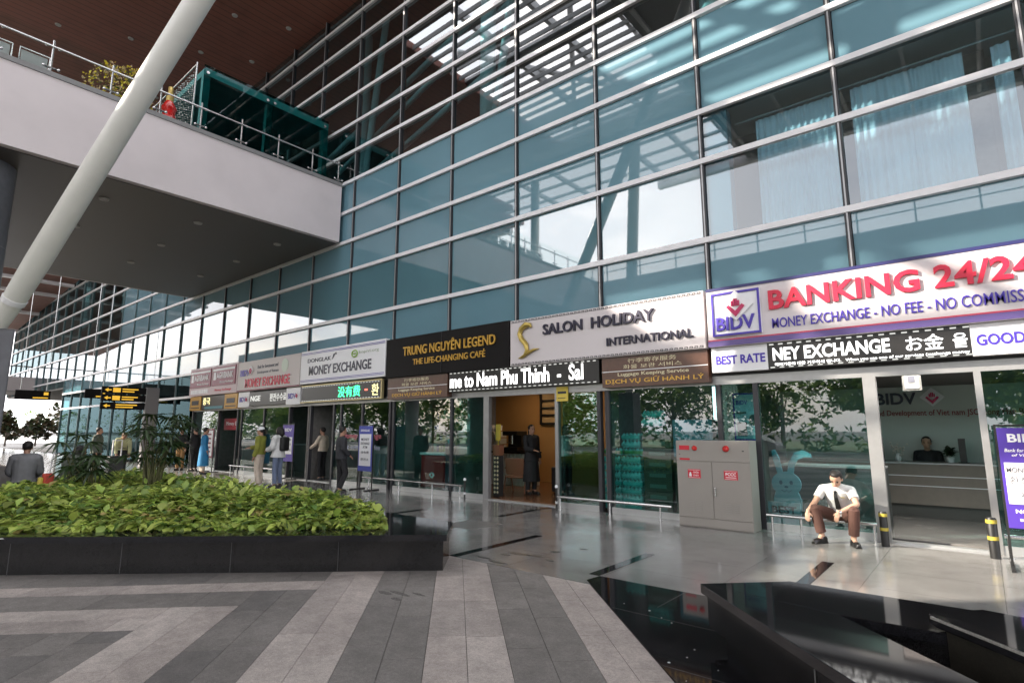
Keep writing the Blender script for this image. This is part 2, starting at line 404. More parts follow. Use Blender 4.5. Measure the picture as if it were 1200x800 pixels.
# ================================================================== terminal building: curtain wall
SP = 2.2830; MX0 = -1.325
def mx(i): return MX0 + SP*i
ZR = [3.06, 4.09, 5.086, 6.639, 7.646, 8.683, 9.725, 10.753, 11.79, 12.83, 13.87, 14.91, 15.95, 16.62]
YF = 10.0
m_alu = mat('aluminium_white', (.76,.75,.77), .38, noise=.05, nscale=3)
m_alug = mat('aluminium_grey', (.42,.42,.43), .4, metal=.4, noise=.06, nscale=4)
m_dkframe = mat('dark_gasket', (.035,.035,.04), .5)
m_span = mat('spandrel_glass', (.09,.205,.25), .02, ior=2.5, noise=.10, nscale=.35)
m_spanmid = mat('spandrel_glass_plain', (.14,.265,.325), .02, ior=1.75, noise=.08, nscale=.35)
m_span2 = mat('spandrel_glass_inner', (.08,.20,.235), .03, ior=1.75, noise=.10, nscale=.35)  # slightly darker teal, for the panel inside the office
m_vis = glass('vision_glass', (.68,.82,.86), 2.0, wob=.03)
m_dkvis = glass('upper_glass', (.55,.72,.74), 2.8, wob=.03); m_lowvis = glass('lower_far_glass', (.30,.46,.48), 1.4, (.20,.31,.33), .03); m_farvis = glass('far_upper_glass', (.5,.65,.67), 1.6, (.45,.55,.57), .03)
m_spanlow = mat('spandrel_glass_low', (.08,.19,.23), .03, ior=1.6, noise=.1, nscale=.35)
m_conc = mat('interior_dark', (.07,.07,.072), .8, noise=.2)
m_ceil = mat('interior_ceiling', (.30,.30,.29), .8)
m_wallin = mat('interior_wall', (.22,.21,.20), .8, noise=.15)
TB = thing('terminal_building', 'long airport terminal front with teal glass panels between white horizontal bars', 'building', (0, YF, 0))
XL, XR = mx(-30), mx(3)
for k, z in enumerate(ZR[:-1]):
    b = MB(); lo = XL if k > 1 else mx(-21)
    xr = XR
    if k == 0: xr = mx(-11)-.05
    if k == 1: xr = mx(-11)-.05
    b.box(lo, YF-.085, z-.052, xr, YF-.006, z+.052, 0)
    b.build('transom', m_alu, TB)
for i in range(-30, 4):
    b = MB(); z0 = 4.09 if i > -11 else 0 if i > -22 else 4.6
    wm = .038 if i > -12 else .014
    b.box(mx(i)-wm, YF-.056, z0, mx(i)+wm, YF+.10, ZR[-1], 1)
    b.box(mx(i)-.3*wm, YF-.064, z0, mx(i)+.3*wm, YF-.056, ZR[-1], 0)
    b.build('mullion', [m_alug, m_dkframe if i > -12 else mat('far_mullion', (.16,.24,.25), .5)], TB)
panes = []
def pane_kind(i, k):
    z = ZR[k]
    if k >= 6: return m_dkvis if i > -12 else m_farvis
    if i <= -12:
        return m_lowvis if k == 0 else m_spanlow if k == 1 else m_dkvis if k == 2 else m_spanmid if i > -17 else m_farvis
    if i >= -1 and k in (2, 3): return m_vis
    return m_span if k == 2 else m_spanmid
rest = MB(); restm = [m_span, m_dkvis, m_vis, m_lowvis, m_spanlow, m_spanmid, m_farvis]
for i in range(-30, 3):
    for k in range(0, len(ZR)-1):
        if k == 0 and (i >= -11 or i < -21): continue
        if k == 1 and i < -21: continue
        kind = pane_kind(i, k)
        near = (-9 <= i <= 1) and 1 <= k <= 8
        bb = rest if not near else MB()
        bb.box(mx(i)+.05, YF, ZR[k]+.055 if k else 3.115, mx(i+1)-.05, YF+.024, ZR[k+1]-.055, restm.index(kind) if not near else 0)
        if near: bb.build('glass_pane', kind, TB)
# ground floor glass of the far part
for i in range(-21, -11):
    rest.box(mx(i)+.05, YF, .12, mx(i+1)-.05, YF+.024, 3.005, 3)
tag(rest.build('glass_pane', restm, TB), kind='stuff')
# what stands behind the glass
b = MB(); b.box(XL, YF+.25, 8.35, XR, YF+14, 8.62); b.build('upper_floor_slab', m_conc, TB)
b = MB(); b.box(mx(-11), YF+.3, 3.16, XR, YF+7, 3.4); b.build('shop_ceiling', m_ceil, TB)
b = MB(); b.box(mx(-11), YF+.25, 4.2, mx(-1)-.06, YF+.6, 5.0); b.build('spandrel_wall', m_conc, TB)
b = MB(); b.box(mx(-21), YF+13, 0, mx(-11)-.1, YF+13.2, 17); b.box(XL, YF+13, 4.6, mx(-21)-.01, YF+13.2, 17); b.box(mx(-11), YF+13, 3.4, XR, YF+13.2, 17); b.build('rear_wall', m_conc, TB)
b = MB(); b.box(mx(-21), YF+.3, -.15, XR, YF+14, 0.02); b.build('indoor_floor', terrazzo('indoor_terrazzo', (.2,.19,.18), (.1,.1,.1), .15), TB)
b = MB(); b.box(XR-.2, YF+.05, 0, XR, YF+13, 16.5); b.box(XL, YF+.05, 4.6, XL+.2, YF+13, 17); b.build('end_wall', m_wallin, TB)
b = MB(); b.box(XL, YF+.05, 4.5, mx(-21), YF+13, 4.598); b.build('underside', m_wallin, TB)
b = MB(); b.box(mx(-21)-.1, YF+.4, .021, mx(-21)-.02, YF+13, 4.49); b.build('end_wall', mat('end_teal', (.04,.12,.13), .3), TB)
# upstairs offices with curtains, right end
b = MB(); b.box(mx(-1)-.06, YF+1.6, 5.1, XR, YF+1.7, 8.3); b.build('office_wall', mat('office_wall_paint', (.30,.25,.22), .8), TB)
b = MB(); b.box(mx(-1)-.06, YF+.35, 7.75, XR, YF+1.6, 7.85); b.box(mx(-1)-.06, YF+.3, 4.9, XR, YF+1.6, 5.02); b.build('office_ceiling', mat('office_ceiling_paint', (.42,.43,.41), .8), TB)
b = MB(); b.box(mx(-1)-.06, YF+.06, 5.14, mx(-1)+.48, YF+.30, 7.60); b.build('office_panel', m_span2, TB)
m_curt = mat('curtain_cloth', (.62,.63,.66), .8, noise=.08, nscale=2)
def curtain(x0, x1, z0, z1, y, amp=.035, pitch=.11):
    b = MB(); n = int((x1-x0)/pitch*6); vs = []; fs = []
    for j in range(n+1):
        x = x0+(x1-x0)*j/n; d = amp*math.sin(2*math.pi*j/6+.7*math.sin(j*.13))*(.7+.3*math.sin(j*.31))
        vs += [(x, y+d, z0), (x, y+d*.5, z1)]
    for j in range(n): fs.append((2*j, 2*j+2, 2*j+3, 2*j+1))
    b.mesh(vs, fs, 0, True); return b
for x0, x1, zt, ztt in ((-3.0+.25, mx(0)-.12, 5.15, 7.42), (mx(0)+.14, .33, 5.15, 7.42), (.66, mx(1)-.08, 5.15, 7.35), (mx(1)+.3, mx(2)-.2, 5.15, 7.4)):
    curtain(x0, x1, zt, ztt, YF+.55, .045).build('curtain', m_curt, TB)
b = MB()
b.tube([(mx(-1)+.5, YF+.5, 7.46), (XR-.1, YF+.5, 7.46)], .018); b.build('curtain_rail', m_alug, TB)
b = MB(); b.box(.36, YF+1.2, 5.05, .62, YF+1.58, 7.7); b.build('brick_pier', mat('brown_tile', (.25,.19,.16), .7, noise=.2), TB)
# upper concourse: white tube columns with struts, glass balustrade
m_tube = mat('steel_white_paint', (.62,.66,.66), .42, noise=.06, nscale=2)
for cx in (mx(-7)+.6, mx(-4)+.1, mx(-2)+2.2, mx(-10), mx(-14), mx(-18), mx(-22)):
    b = MB(); b.tube([(cx, YF+1.3, 8.62), (cx, YF+1.3, 16.5)], .24, 14)
    b.tube([(cx+.1, YF+1.3, 9.6), (cx+1.5, YF+1.1, 16.4)], .12, 10)
    b.build('upper_column', m_tube, TB)
b = MB()
for z in (11.2, 13.6): b.tube([(mx(-11), YF+2.2, z-2.2), (mx(-4), YF+1.5, z+1.2)], .11)
b.tube([(mx(-8), YF+2.2, 12.2), (mx(-3), YF+1.5, 14.8)], .10); b.build('roof_brace', m_tube, TB)
for j in range(14):
    b = MB(); x0 = mx(-7)+j*1.0; b.box(x0+.03, YF+.62, 8.7, x0+.97, YF+.635, 9.85+.0*j); b.build('balustrade_pane', glass('balustrade_glass', (.45,.75,.75), 1.6), TB)
# far end: solid ends and slabs so the terminal closes
b = MB(); b.box(mx(-15), YF+.3, 16.64, XR, YF+13.5, 17.0); b.box(XL, YF+.3, 12.9, mx(-15)-.01, YF+13.5, 13.2); b.build('roof_slab', m_conc, TB)

# ================================================================== canopy roof: timber soffit, slatted bay, beams
m_wood = mat('soffit_timber', (.24,.08,.052), .5)
def woodify(m):
    nt = m.node_tree; b = nt.nodes['Principled BSDF']; tc = nt.nodes.new('ShaderNodeTexCoord')
    mp = nt.nodes.new('ShaderNodeSeparateXYZ'); nt.links.new(tc.outputs['Object'], mp.inputs[0])
    wv = nt.nodes.new('ShaderNodeMath'); wv.operation = 'MODULO'; wv.inputs[1].default_value = .30
    ad = nt.nodes.new('ShaderNodeMath'); ad.operation = 'ADD'; ad.inputs[1].default_value = 300
    nt.links.new(mp.outputs['X'], ad.inputs[0]); nt.links.new(ad.outputs[0], wv.inputs[0])
    gt = nt.nodes.new('ShaderNodeMath'); gt.operation = 'GREATER_THAN'; gt.inputs[1].default_value = .02; nt.links.new(wv.outputs[0], gt.inputs[0])
    n = nt.nodes.new('ShaderNodeTexNoise'); n.inputs['Scale'].default_value = 1.4; n.inputs['Detail'].default_value = 5
    nt.links.new(tc.outputs['Object'], n.inputs['Vector'])
    mr = nt.nodes.new('ShaderNodeMapRange'); mr.inputs[1].default_value=.3; mr.inputs[2].default_value=.7; mr.inputs[3].default_value = .8; mr.inputs[4].default_value = 1.2; nt.links.new(n.outputs['Fac'], mr.inputs[0])
    m2 = nt.nodes.new('ShaderNodeMath'); m2.operation = 'MULTIPLY'; nt.links.new(gt.outputs[0], m2.inputs[0]); nt.links.new(mr.outputs[0], m2.inputs[1])
    mxx = nt.nodes.new('ShaderNodeMix'); mxx.data_type = 'RGBA'; mxx.inputs[6].default_value = (.02,.01,.01,1); mxx.inputs[7].default_value = b.inputs['Base Color'].default_value[:]
    nt.links.new(m2.outputs[0], mxx.inputs[0]); nt.links.new(mxx.outputs[2], b.inputs['Base Color'])
woodify(m_wood)
ZS = 16.62
CR = thing('canopy_roof', 'high canopy roof with red brown timber ceiling and small round downlights', 'roof', (-16, 0, ZS))
YE = -10.9
b = MB(); b.box(-36, -3.0, ZS, -16, 10.2, ZS+.3); b.box(-62, YE, ZS, -24.6, -3.002, ZS+.3); b.box(-62,-3.0,ZS,-36.002,1.0,ZS+.3); b.box(-24.598,-8.2,ZS,-23.4,-3.002,ZS+.3); b.box(-15.998,7.6,ZS,-12.0,10.2,ZS+.3); b.build('timber_soffit', m_wood, CR)  # narrow and far left boxes are unseen, added to block sun on signs
# the roof dips beyond the footbridge
b = MB(); pts = [(-36,ZS),(-40,14.6),(-44,12.9),(-48,12.2),(-56,11.7),(-64,11.2),(-72,10.7),(-80,10.3)]
for (xa,za),(xb,zb) in zip(pts, pts[1:]):
    b.mesh([(xa,1,za),(xb,1,zb),(xb,9.9,zb),(xa,9.9,za),(xa,1,za+.3),(xb,1,zb+.3),(xb,9.9,zb+.3),(xa,9.9,za+.3)], [(0,3,2,1)[::-1] if False else (3,2,1,0)[::-1],(4,5,6,7),(0,1,5,4),(2,3,7,6),(1,2,6,5),(3,0,4,7)])
b.build('dipping_soffit', mat('soffit_timber_far', (.30,.15,.12), .6, noise=.15, nscale=2), CR)
for x, z in ((-49.5,12.0),(-53,11.78),(-60,11.35),(-68,10.85)):
    b = MB(); b.box(x-.22, 1, z-.22, x+.22, 9.85, z-.03); b.build('roof_rib', m_alu, CR)
m_down = mat('downlight_ring', (.42,.40,.38), .4)
for x, y in ((-25.13,3.55),(-23.9,5.55),(-22.94,6.47),(-19.56,7.58),(-22.66,7.62),(-18.67,9.19),(-21.66,9.21),(-18.2,5.2),(-27.5,7.6)):
    b = MB(); b.lathe((x,y,ZS-.03), [(.02,.012),(.06,.012),(.07,0),(.09,0),(.10,.028)], 16); b.build('downlight', m_down, CR)
# slatted bay over the plaza on the right
m_slat = mat('slat_grey', (.30,.30,.30), .6); m_beam = mat('roof_steel', (.5,.5,.5), .5)
y = -2.9; XE = -8.6; YE = -10.9
while y < 7.5:
    b = MB(); b.box(-16, y, ZS-.02, XE, y+.05, ZS+.17); b.build('slat', m_slat, CR); y += .52
for y in (-10.2,-8.75,-7.3,-5.9,-4.5,-3.1,-.6,1.7,4.0,6.3,8.6):
    b = MB(); b.box(-16 if y > -3 else -24.5, y-.07, ZS+.10, XE, y+.07, ZS+.24); b.build('purlin', m_beam, CR)
b = MB(); b.box(-23.39,-5.75,ZS+.25,XE,-3.0,ZS+.45); b.build('sun_block_slab', m_beam, CR)  # unseen slab added to block sun on the facade above the signs
for x in (-21.0,-18.5):
    b = MB(); b.box(x-.08, YE, ZS+.25, x+.08, -3.1, ZS+.5); b.build('rafter', m_beam, CR)
for x in (-13.6,-11.2,-8.9):
    b = MB(); b.box(x-.08, YE, ZS+.33, x+.08, 10, ZS+.65); b.build('rafter', m_beam, CR)
b = MB(); b.tube([(-15.5,-4,ZS+.8),(-7,9.5,ZS+.8)], .12); b.tube([(-7.5,-8,ZS+.8),(-15.5,5,ZS+.8)], .12); b.build('roof_brace', m_beam, CR)
b = MB(); b.box(XE, YE, ZS, 14, 10.0, ZS+.3); b.build('panel_soffit', mat('soffit_grey', (.22,.225,.225), .6, noise=.1, nscale=.5), CR)
for k in range(8):
    b = MB(); b.box(XE+.3+k*2.4, YE, ZS-.12, XE+.45+k*2.4, 9.9, ZS-.002); b.build('soffit_rib', m_beam, CR)
b = MB(); b.box(-36,YE-.4,ZS-.2,-26,YE-.02,ZS+.6); b.box(-14,YE-.4,ZS-.2,14,YE-.02,ZS+.6); b.build('edge_beam', m_alu, CR)

# slanted white roof column on its grey plinth (+ two more behind the camera, seen in the glass)
m_col = mat('column_paint', (.66,.65,.61), .45, noise=.04, nscale=3)
m_grey = mat('plinth_grey', (.13,.13,.145), .55, noise=.12, nscale=4)
def slant_col(base, top, r0, r1, label, plinth=None):
    t = thing('slanted_column', label, 'column', (base[0], base[1], 0), 'slanted roof columns')
    B, T = Vector(base), Vector(top); d = (T-B)
    b = MB(); b.tube([B - d*.004, B+d*.045, B+d*.09, B+d*.5, T], [r0*.62, r0*.93, r0, r1, r1], 32); b.build('shaft', m_col, t)
    b = MB(); b.tube([B + d*.034, B+d*.040], [r0*.96, r0*.98], 28); b.build('collar', m_alu, t)
    if plinth:
        b = MB(); b.box(*plinth); b.build('plinth', m_grey, t, bevel=.03)
    return t
slant_col((-13.95,1.72,3.5), (-4.28,5.20,16.6), .20, .20, 'white slanted tube column rising from a dark grey plinth behind the green planter', (-14.6,1.14,.02,-13.8,1.96,3.47))
slant_col((-13.6,-5.6,3.5), (-11.2,-2.6,16.6), .27, .27, 'white slanted tube column mirrored in the glass above the salon sign', (-14.0,-6.0,.0,-13.2,-5.2,3.47))
slant_col((-19.9,-6.0,9.8), (-19.5,-5.6,16.6), .26, .26, 'white column standing on the footbridge, mirrored in the glass')
# upper level road beyond the plaza, joined by the footbridge
UR = thing('elevated_road', 'upper level road deck with railing beyond the plaza, mirrored in the glass', 'elevated road', (0,-12,8.4))
m_deckc = mat('deck_concrete', (.38,.38,.37), .8, noise=.1, nscale=.8)
b = MB(); b.box(-60,-17.5,8.45,40,-6.6,9.45); b.build('deck', m_deckc, UR)
b = MB(); b.box(-15.55,-6.598,8.3,40,-6.45,9.75); b.box(-60,-17.65,8.3,40,-17.502,9.75); b.build('parapet', m_fascia, UR) if False else b.build('parapet', mat('white_fascia', (.66,.60,.61), .6, noise=.06, nscale=.9), UR)
for k in range(28):
    x = -15.2+k*2.0; b = MB(); b.box(x-.03,-6.55,9.75,x+.03,-6.49,10.7); b.build('rail_post', mat('stainless', (.62,.62,.62), .25, metal=1.0), UR)
b = MB(); b.tube([(-15.5,-6.52,10.7),(40,-6.52,10.7)], .05); b.tube([(-15.5,-6.52,10.3),(40,-6.52,10.3)], .03); b.build('handrail', MAT['stainless'], UR)
for x in (-52,-38,8,22,36):
    b = MB(); b.tube([(x,-12,-.1),(x,-12,8.44)], .6, 20); b.build('pier', m_deckc, UR)

# ================================================================== upper footbridge
m_fascia = mat('white_fascia', (.66,.60,.61), .6, noise=.06, nscale=.9)
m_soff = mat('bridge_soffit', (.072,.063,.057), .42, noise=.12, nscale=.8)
m_steel = mat('stainless', (.62,.62,.62), .25, metal=1.0)
m_rglass = glass('rail_glass', (.93,.96,.95), 1.35)
FB = thing('footbridge', 'wide upper footbridge with white side panel and dark ceiling joining the terminal', 'footbridge', (-21.6, 0, 7.67))
b = MB(); b.box(-15.78,-6.4,7.69,-15.6,9.86,9.60); b.build('fascia', m_fascia, FB)
b = MB(); b.box(-15.82,-6.4,9.602,-15.57,9.86,9.72); b.build('coping', mat('coping_grey', (.22,.22,.22), .5), FB)
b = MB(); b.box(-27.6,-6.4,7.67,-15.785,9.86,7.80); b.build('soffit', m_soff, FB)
b = MB(); b.box(-27.58,-6.4,7.802,-15.785,9.86,9.55); b.build('deck', m_conc, FB)
b = MB(); b.box(-27.8,-6.4,7.69,-27.605,9.86,9.70); b.build('fascia', m_fascia, FB)
for x, y in ((-17.31,3.85),(-17.24,6.16),(-20.37,3.91),(-17.28,8.63),(-20.22,8.62),(-23.3,6.2),(-23.3,8.6),(-20.3,6.2)):
    b = MB(); b.lathe((x,y,7.635), [(.02,.012),(.07,.012),(.08,0),(.11,0),(.12,.033)], 14); b.build('downlight', m_down, FB)
RX = -15.72
posts = [-5.8,-4.6,-3.4,-2.2,-1.0,.2,1.2,2.2,3.37,4.45,5.45,6.56,7.68,8.82,9.78]
for y in posts:
    b = MB(); b.tube([(RX,y,9.72),(RX,y,10.56)], .024, 8); b.box(RX-.03,y-.14,9.86,RX+.03,y+.14,9.885); b.ball((RX+.02,y-.14,9.87), .034); b.ball((RX+.02,y+.14,9.87), .034)
    b.ball((RX+.0,y-.12,10.40), .04); b.ball((RX+.0,y+.12,10.40), .04)
    b.build('rail_post', m_steel, FB)
b = MB(); b.tube([(RX+.02,-6.3,10.40),(RX+.02,9.84,10.40)], .026, 8); b.build('handrail', m_steel, FB)
for a, c in zip(posts, posts[1:]):
    b = MB(); b.box(RX-.06,a+.05,9.78,RX-.048,c-.05,10.72); b.build('rail_pane', m_rglass, FB)

m_gcol = mat('grey_column_paint', (.17,.17,.19), .4, noise=.1)
t = thing('grey_column', 'dark grey round column holding up the footbridge at the left edge', 'column', (-17.2,1.25,0))
b = MB(); b.tube([(-17.2,1.25,.0),(-17.2,1.25,7.66)], .82, 36); b.build('shaft', m_gcol, t)
b = MB(); b.tube([(-17.2,1.25,5.72),(-17.2,1.25,5.735)], .823, 36); b.build('seam_ring', mat('seam', (.3,.3,.32), .5), t)

# things up on the footbridge ------------------------------------------------------------------
m_teal = mat('teal_steel', (.07,.29,.29), .4, noise=.06)
m_vg = glass('vestibule_glass', (.30,.56,.56), 1.3)
V = thing('glass_vestibule', 'dark teal framed glass porch standing on the footbridge against the terminal', 'glass porch', (-18.4, 7.5, 9.6))
x0, x1, ya, yb, zt = -20.2, -16.5, 5.75, 9.72, 12.05
for (xx, yy) in ((x1,ya),(x1,7.65),(x1,yb-.08),(x0,ya),(x0,yb-.08)):
    b = MB(); b.box(xx-.09,yy-.09,9.56,xx+.09,yy+.09,zt-.2); b.build('post', m_teal, V)
for p in ((x1-.1,ya-.09,zt-.2,x1+.1,yb,zt), (x0-.1,ya-.09,zt-.2,x0+.1,yb,zt), (x0+.102,ya-.09,zt-.2,x1-.102,ya+.11,zt)):
    b = MB(); b.box(*p); b.build('beam', m_teal, V)
for y0_, y1_ in ((ya+.1,7.55),(7.75,yb-.2)):
    b = MB(); b.box(x1+.092,y0_-.2,9.58,x1+.106,y1_+.2,zt+.12); b.build('glass_panel', m_vg, V)
b = MB(); b.box(x0-.1,ya-.05,zt+.002,x1+.1,yb,zt+.03); b.build('roof_sheet', m_teal, V)
b = MB(); b.box(x0-.02,ya+.12,9.58,x0+.0,yb-.2,zt-.2); b.build('back_panel', mat('teal_panel', (.03,.10,.11), .3), V)
for y in (ya+.0,7.55,7.78,yb-.14):
    b = MB(); b.tube([(x1+.107,y,zt-.12),(x1+.14,y,zt-.12)], .045, 10); b.build('bolt_disc', m_steel, V)
LC = thing('light_curtain', 'hanging curtain of small glass beads at the end of the teal glass porch', 'bead curtain', (-18.4, 5.5, 9.6))
b = MB(); nb = 26
for i in range(nb):
    x = -20.2 + i*(3.6/(nb-1))
    for j in range(34):
        z = 9.72+j*.068 + random.uniform(-.02,.02); r = random.choice((.014,.018,.026))
        b.mesh([(x,5.5,z+r),(x+r,5.5,z),(x,5.5+r,z),(x-r,5.5,z),(x,5.5-r,z),(x,5.5,z-r)], [(0,1,2),(0,2,3),(0,3,4),(0,4,1),(5,2,1),(5,3,2),(5,4,3),(5,1,4)])
tag(b.build('bead', mat('bead_glass', (.72,.76,.74), .3), LC), kind='stuff')
b = MB(); b.tube([(-16.55,5.5,9.58),(-16.55,5.5,12.2)], .028); b.tube([(-20.25,5.5,12.15),(-16.55,5.5,12.15)], .02); b.build('rail_frame', m_steel, LC)
# backs of waiting chairs
m_mesh = mat('chair_back', (.36,.36,.36), .45, metal=.3)
for k, yy in enumerate((1.28,1.95,.62,-.05,-.7,-1.4)):
    lab = ['grey waiting chair back, second from the left on the footbridge', 'grey waiting chair back nearest the rail post on the footbridge'][k] if k < 2 else 'grey waiting chair on the footbridge beyond the left edge of the picture'
    t = thing('waiting_chair', lab, 'chair', (-16.3, yy, 9.6), 'waiting chairs on the footbridge')
    b = MB(); b.box(-16.16,yy-.24,9.86,-16.13,yy+.24,10.27); b.build('backrest', m_mesh, t, bevel=.01)
    b = MB(); b.tube([(-16.12,yy-.27,9.6),(-16.12,yy-.27,10.31),(-16.12,yy+.27,10.31),(-16.12,yy+.27,9.6)], .02, 8); b.build('frame', m_steel, t)
    b = MB(); b.box(-16.62,yy-.24,10.0,-16.16,yy+.24,10.04); b.build('seat', m_mesh, t, bevel=.01)
    for q in (-.2,.2):
        b = MB(); b.tube([(-16.55,yy+q,9.56),(-16.55,yy+q,10.0)], .015, 8); b.build('leg', m_steel, t)
# flowering shrub in a pot, red bottle shaped decoration
t = thing('flowering_shrub', 'yellow flowering shrub behind the footbridge rail', 'shrub', (-16.35,3.7,9.6))
b = MB()
for i in range(900):
    th = random.uniform(0,6.28); rr = random.random()**.5*.78; z = 9.85+random.random()*1.15
    rr *= 1-.5*abs((z-10.35)/.6); c = Vector((-16.35+rr*math.cos(th)*.7, 3.72+rr*math.sin(th)*1.15, z))
    a = Vector((random.gauss(0,1),random.gauss(0,1),random.gauss(0,1))).normalized(); bb = a.orthogonal().normalized(); s_ = random.uniform(.025,.055)
    b.face([c-a*s_, c+bb*s_*.6, c+a*s_, c-bb*s_*.6], random.choice((0,0,1,2,2)))
b.build('foliage', [leafm('shrub_yellow', (.70,.55,.05)), leafm('shrub_green', (.08,.12,.03)), leafm('shrub_tan', (.50,.36,.2))], t)
b = MB(); b.lathe((-16.35,3.75,9.56), [(.17,0),(.24,.18),(.27,.36),(.24,.36)], 18); b.build('pot', mat('pot_grey', (.35,.34,.33), .7), t)
t = thing('red_ornament', 'tall shiny red bottle shaped ornament behind the footbridge rail', 'ornament', (-16.4,4.72,9.6))
b = MB(); b.lathe((-16.4,4.86,9.58), [(.10,0),(.21,.1),(.22,.45),(.15,.62),(.20,.78),(.12,.95),(.09,1.0)], 18); b.build('body', mat('red_gloss', (.62,.015,.015), .12, coat=.6), t)
b = MB(); b.lathe((-16.4,4.86,10.582), [(.09,0),(.10,.12),(.06,.3),(.07,.42),(.03,.44)], 14); b.build('neck', mat('gold_paint', (.55,.38,.13), .35, metal=.6), t)

# second, far footbridge
F2 = thing('footbridge', 'distant white footbridge crossing to the terminal at far left', 'footbridge', (-61,0,4.7))
b = MB(); b.box(-59.2,-14,4.72,-59,12.0,5.85); b.build('fascia', m_fascia, F2)
b = MB(); b.box(-66,-14,4.7,-59.21,9.8,5.6); b.build('deck', m_soff, F2)
b = MB(); b.tube([(-59.1,-14,6.7),(-59.1,9.8,6.7)], .05); 
for k in range(16): b.tube([(-59.1,-13+k*1.5,5.85),(-59.1,-13+k*1.5,6.7)], .03)
b.build('handrail', m_steel, F2)
# ================================================================== shop fronts (ground floor)
m_sf_frame = mat('storefront_aluminium', (.34,.34,.34), .35, metal=.55, noise=.05)
m_shopglass = glass('shop_glass', (.60,.82,.80), 2.0, wob=.03)
m_kick = mat('kick_plate', (.55,.56,.56), .3, metal=.7)
m_lane = mat('sign_lilac_white', (.66,.61,.62), .5, noise=.03, nscale=1)
m_whitep = mat('sign_white', (.80,.80,.82), .45)
m_blackp = mat('sign_black', (.009,.008,.008), .6, ior=1.25)
m_navy = mat('navy_letters', (.012,.010,.035), .35)
m_purple = mat('purple_letters', (.055,.028,.36), .4)
m_red = mat('red_letters', (.62,.012,.05), .4)
m_gold = mat('gold_letters', (.62,.36,.06), .35, metal=.35)
m_goldd = mat('gold_relief', (.50,.37,.10), .3, metal=.6)
m_maroon = mat('maroon', (.20,.018,.05), .45)
m_brown = mat('brown_panel', (.10,.045,.028), .3, noise=.15)
m_cream = mat('cream_letters', (.72,.64,.42), .5)
m_ledblk = mat('led_black', (.012,.011,.011), .35)
m_ledw = emitm('led_white', (1,.98,.95), 1.1); m_ledg = emitm('led_green', (.05,1,.35), 1.0); m_ledr = emitm('led_red', (1,.15,.1), .9); m_ledy = emitm('led_amber', (.95,.85,.4), .6)
m_ledd = emitm('led_dim', (.75,.75,.7), .35)

SHB = [mx(-11), mx(-9), mx(-7), mx(-5), mx(-3), mx(-1)]
SF = TB
# header beams, kick plates, posts
for xa, xb in zip(SHB, SHB[1:]+[XR]):
    b = MB(); b.box(xa, YF-.03, 2.40, xb, YF+.10, 2.55); b.build('header', m_sf_frame, SF)
    b = MB(); b.box(xa, YF+.0, 2.551, xb, YF+.04, 4.08); b.build('bulkhead', m_conc, SF)
DOORS = [(-23.9,-22.2), (-18.3,-16.9), (-16.95,-15.6), (-9.08,-7.10), (-1.20,-.05)]
def in_door(x): return any(a-.02 < x < c+.02 for a, c in DOORS)
xs = [mx(-11), -23.9, -22.2, -21.87, -20.1, -18.3, -16.95, -15.6, -15.2, -14.1, mx(-5)-.06, mx(-5)+.1, -10.32, -9.12, -7.06, -6.0, -5.80, mx(-1)+.06, -2.92, -1.26, .01, 1.4, 3.0, XR]
for x in xs:
    w = .04
    if x in (-9.12, -1.26): w = .085
    b = MB(); b.box(x-w, YF-.035, 0, x+w, YF+.075, 2.40); b.build('post', m_sf_frame if w > .05 or x in (-7.06,.01) else m_dkframe, SF)
for a, c in zip(xs, xs[1:]):
    m_ = (a+c)/2
    if in_door(m_): continue
    if c-a < .25: continue
    b = MB(); b.box(a+.04, YF-.02, .0, c-.04, YF+.05, .11); b.build('kick_plate', m_kick, SF)
    b = MB(); b.box(a+.04, YF, .11, c-.04, YF+.012, 2.40); b.build('shop_window', m_shopglass, SF)
# open sliding leaves parked behind the fixed panes
for x0, x1 in ((-6.98,-5.98), (-10.25,-9.25)):
    b = MB(); b.box(x0, YF+.09, .06, x1, YF+.105, 2.38); b.build('sliding_leaf', m_shopglass, SF)
# thresholds
for a, c in DOORS:
    b = MB(); b.box(a, YF-.03, .001, c, YF+.10, .025); b.build('threshold', m_kick, SF)
# partition walls and backs of the shops
for x, ye in ((SHB[0],6),(SHB[1],6),(SHB[2],6),(SHB[3],6),(-10.32,1.3),(-5.9,6),(SHB[5],6),(XR-.3,6)):
    b = MB(); b.box(x-.04, YF+.11, .021, x+.04, YF+ye, 3.15); b.build('partition', m_wallin, SF)
b = MB(); b.box(SHB[3]+.1, YF+1.305, .021, -10.28, YF+1.37, 3.15); b.build('partition', m_wallin, SF)

# ------------------------------------------------------------------ sign boards
YS = 9.72
def board(name, label, cat, x0, z0, x1, z1, m, y0=YS, group=None):
    t = thing(name, label, cat, ((x0+x1)/2, y0, z0), group)
    b = MB(); b.box(x0, y0, z0, x1, YF-.14, z1); b.build('panel', m, t, bevel=.008)
    return t
def strip(t, x0, z0, x1, z1, m, name='stripe', d=.012, y=YS):
    b = MB(); b.box(x0, y-d, z0, x1, y-.001, z1); return b.build(name, m, t)

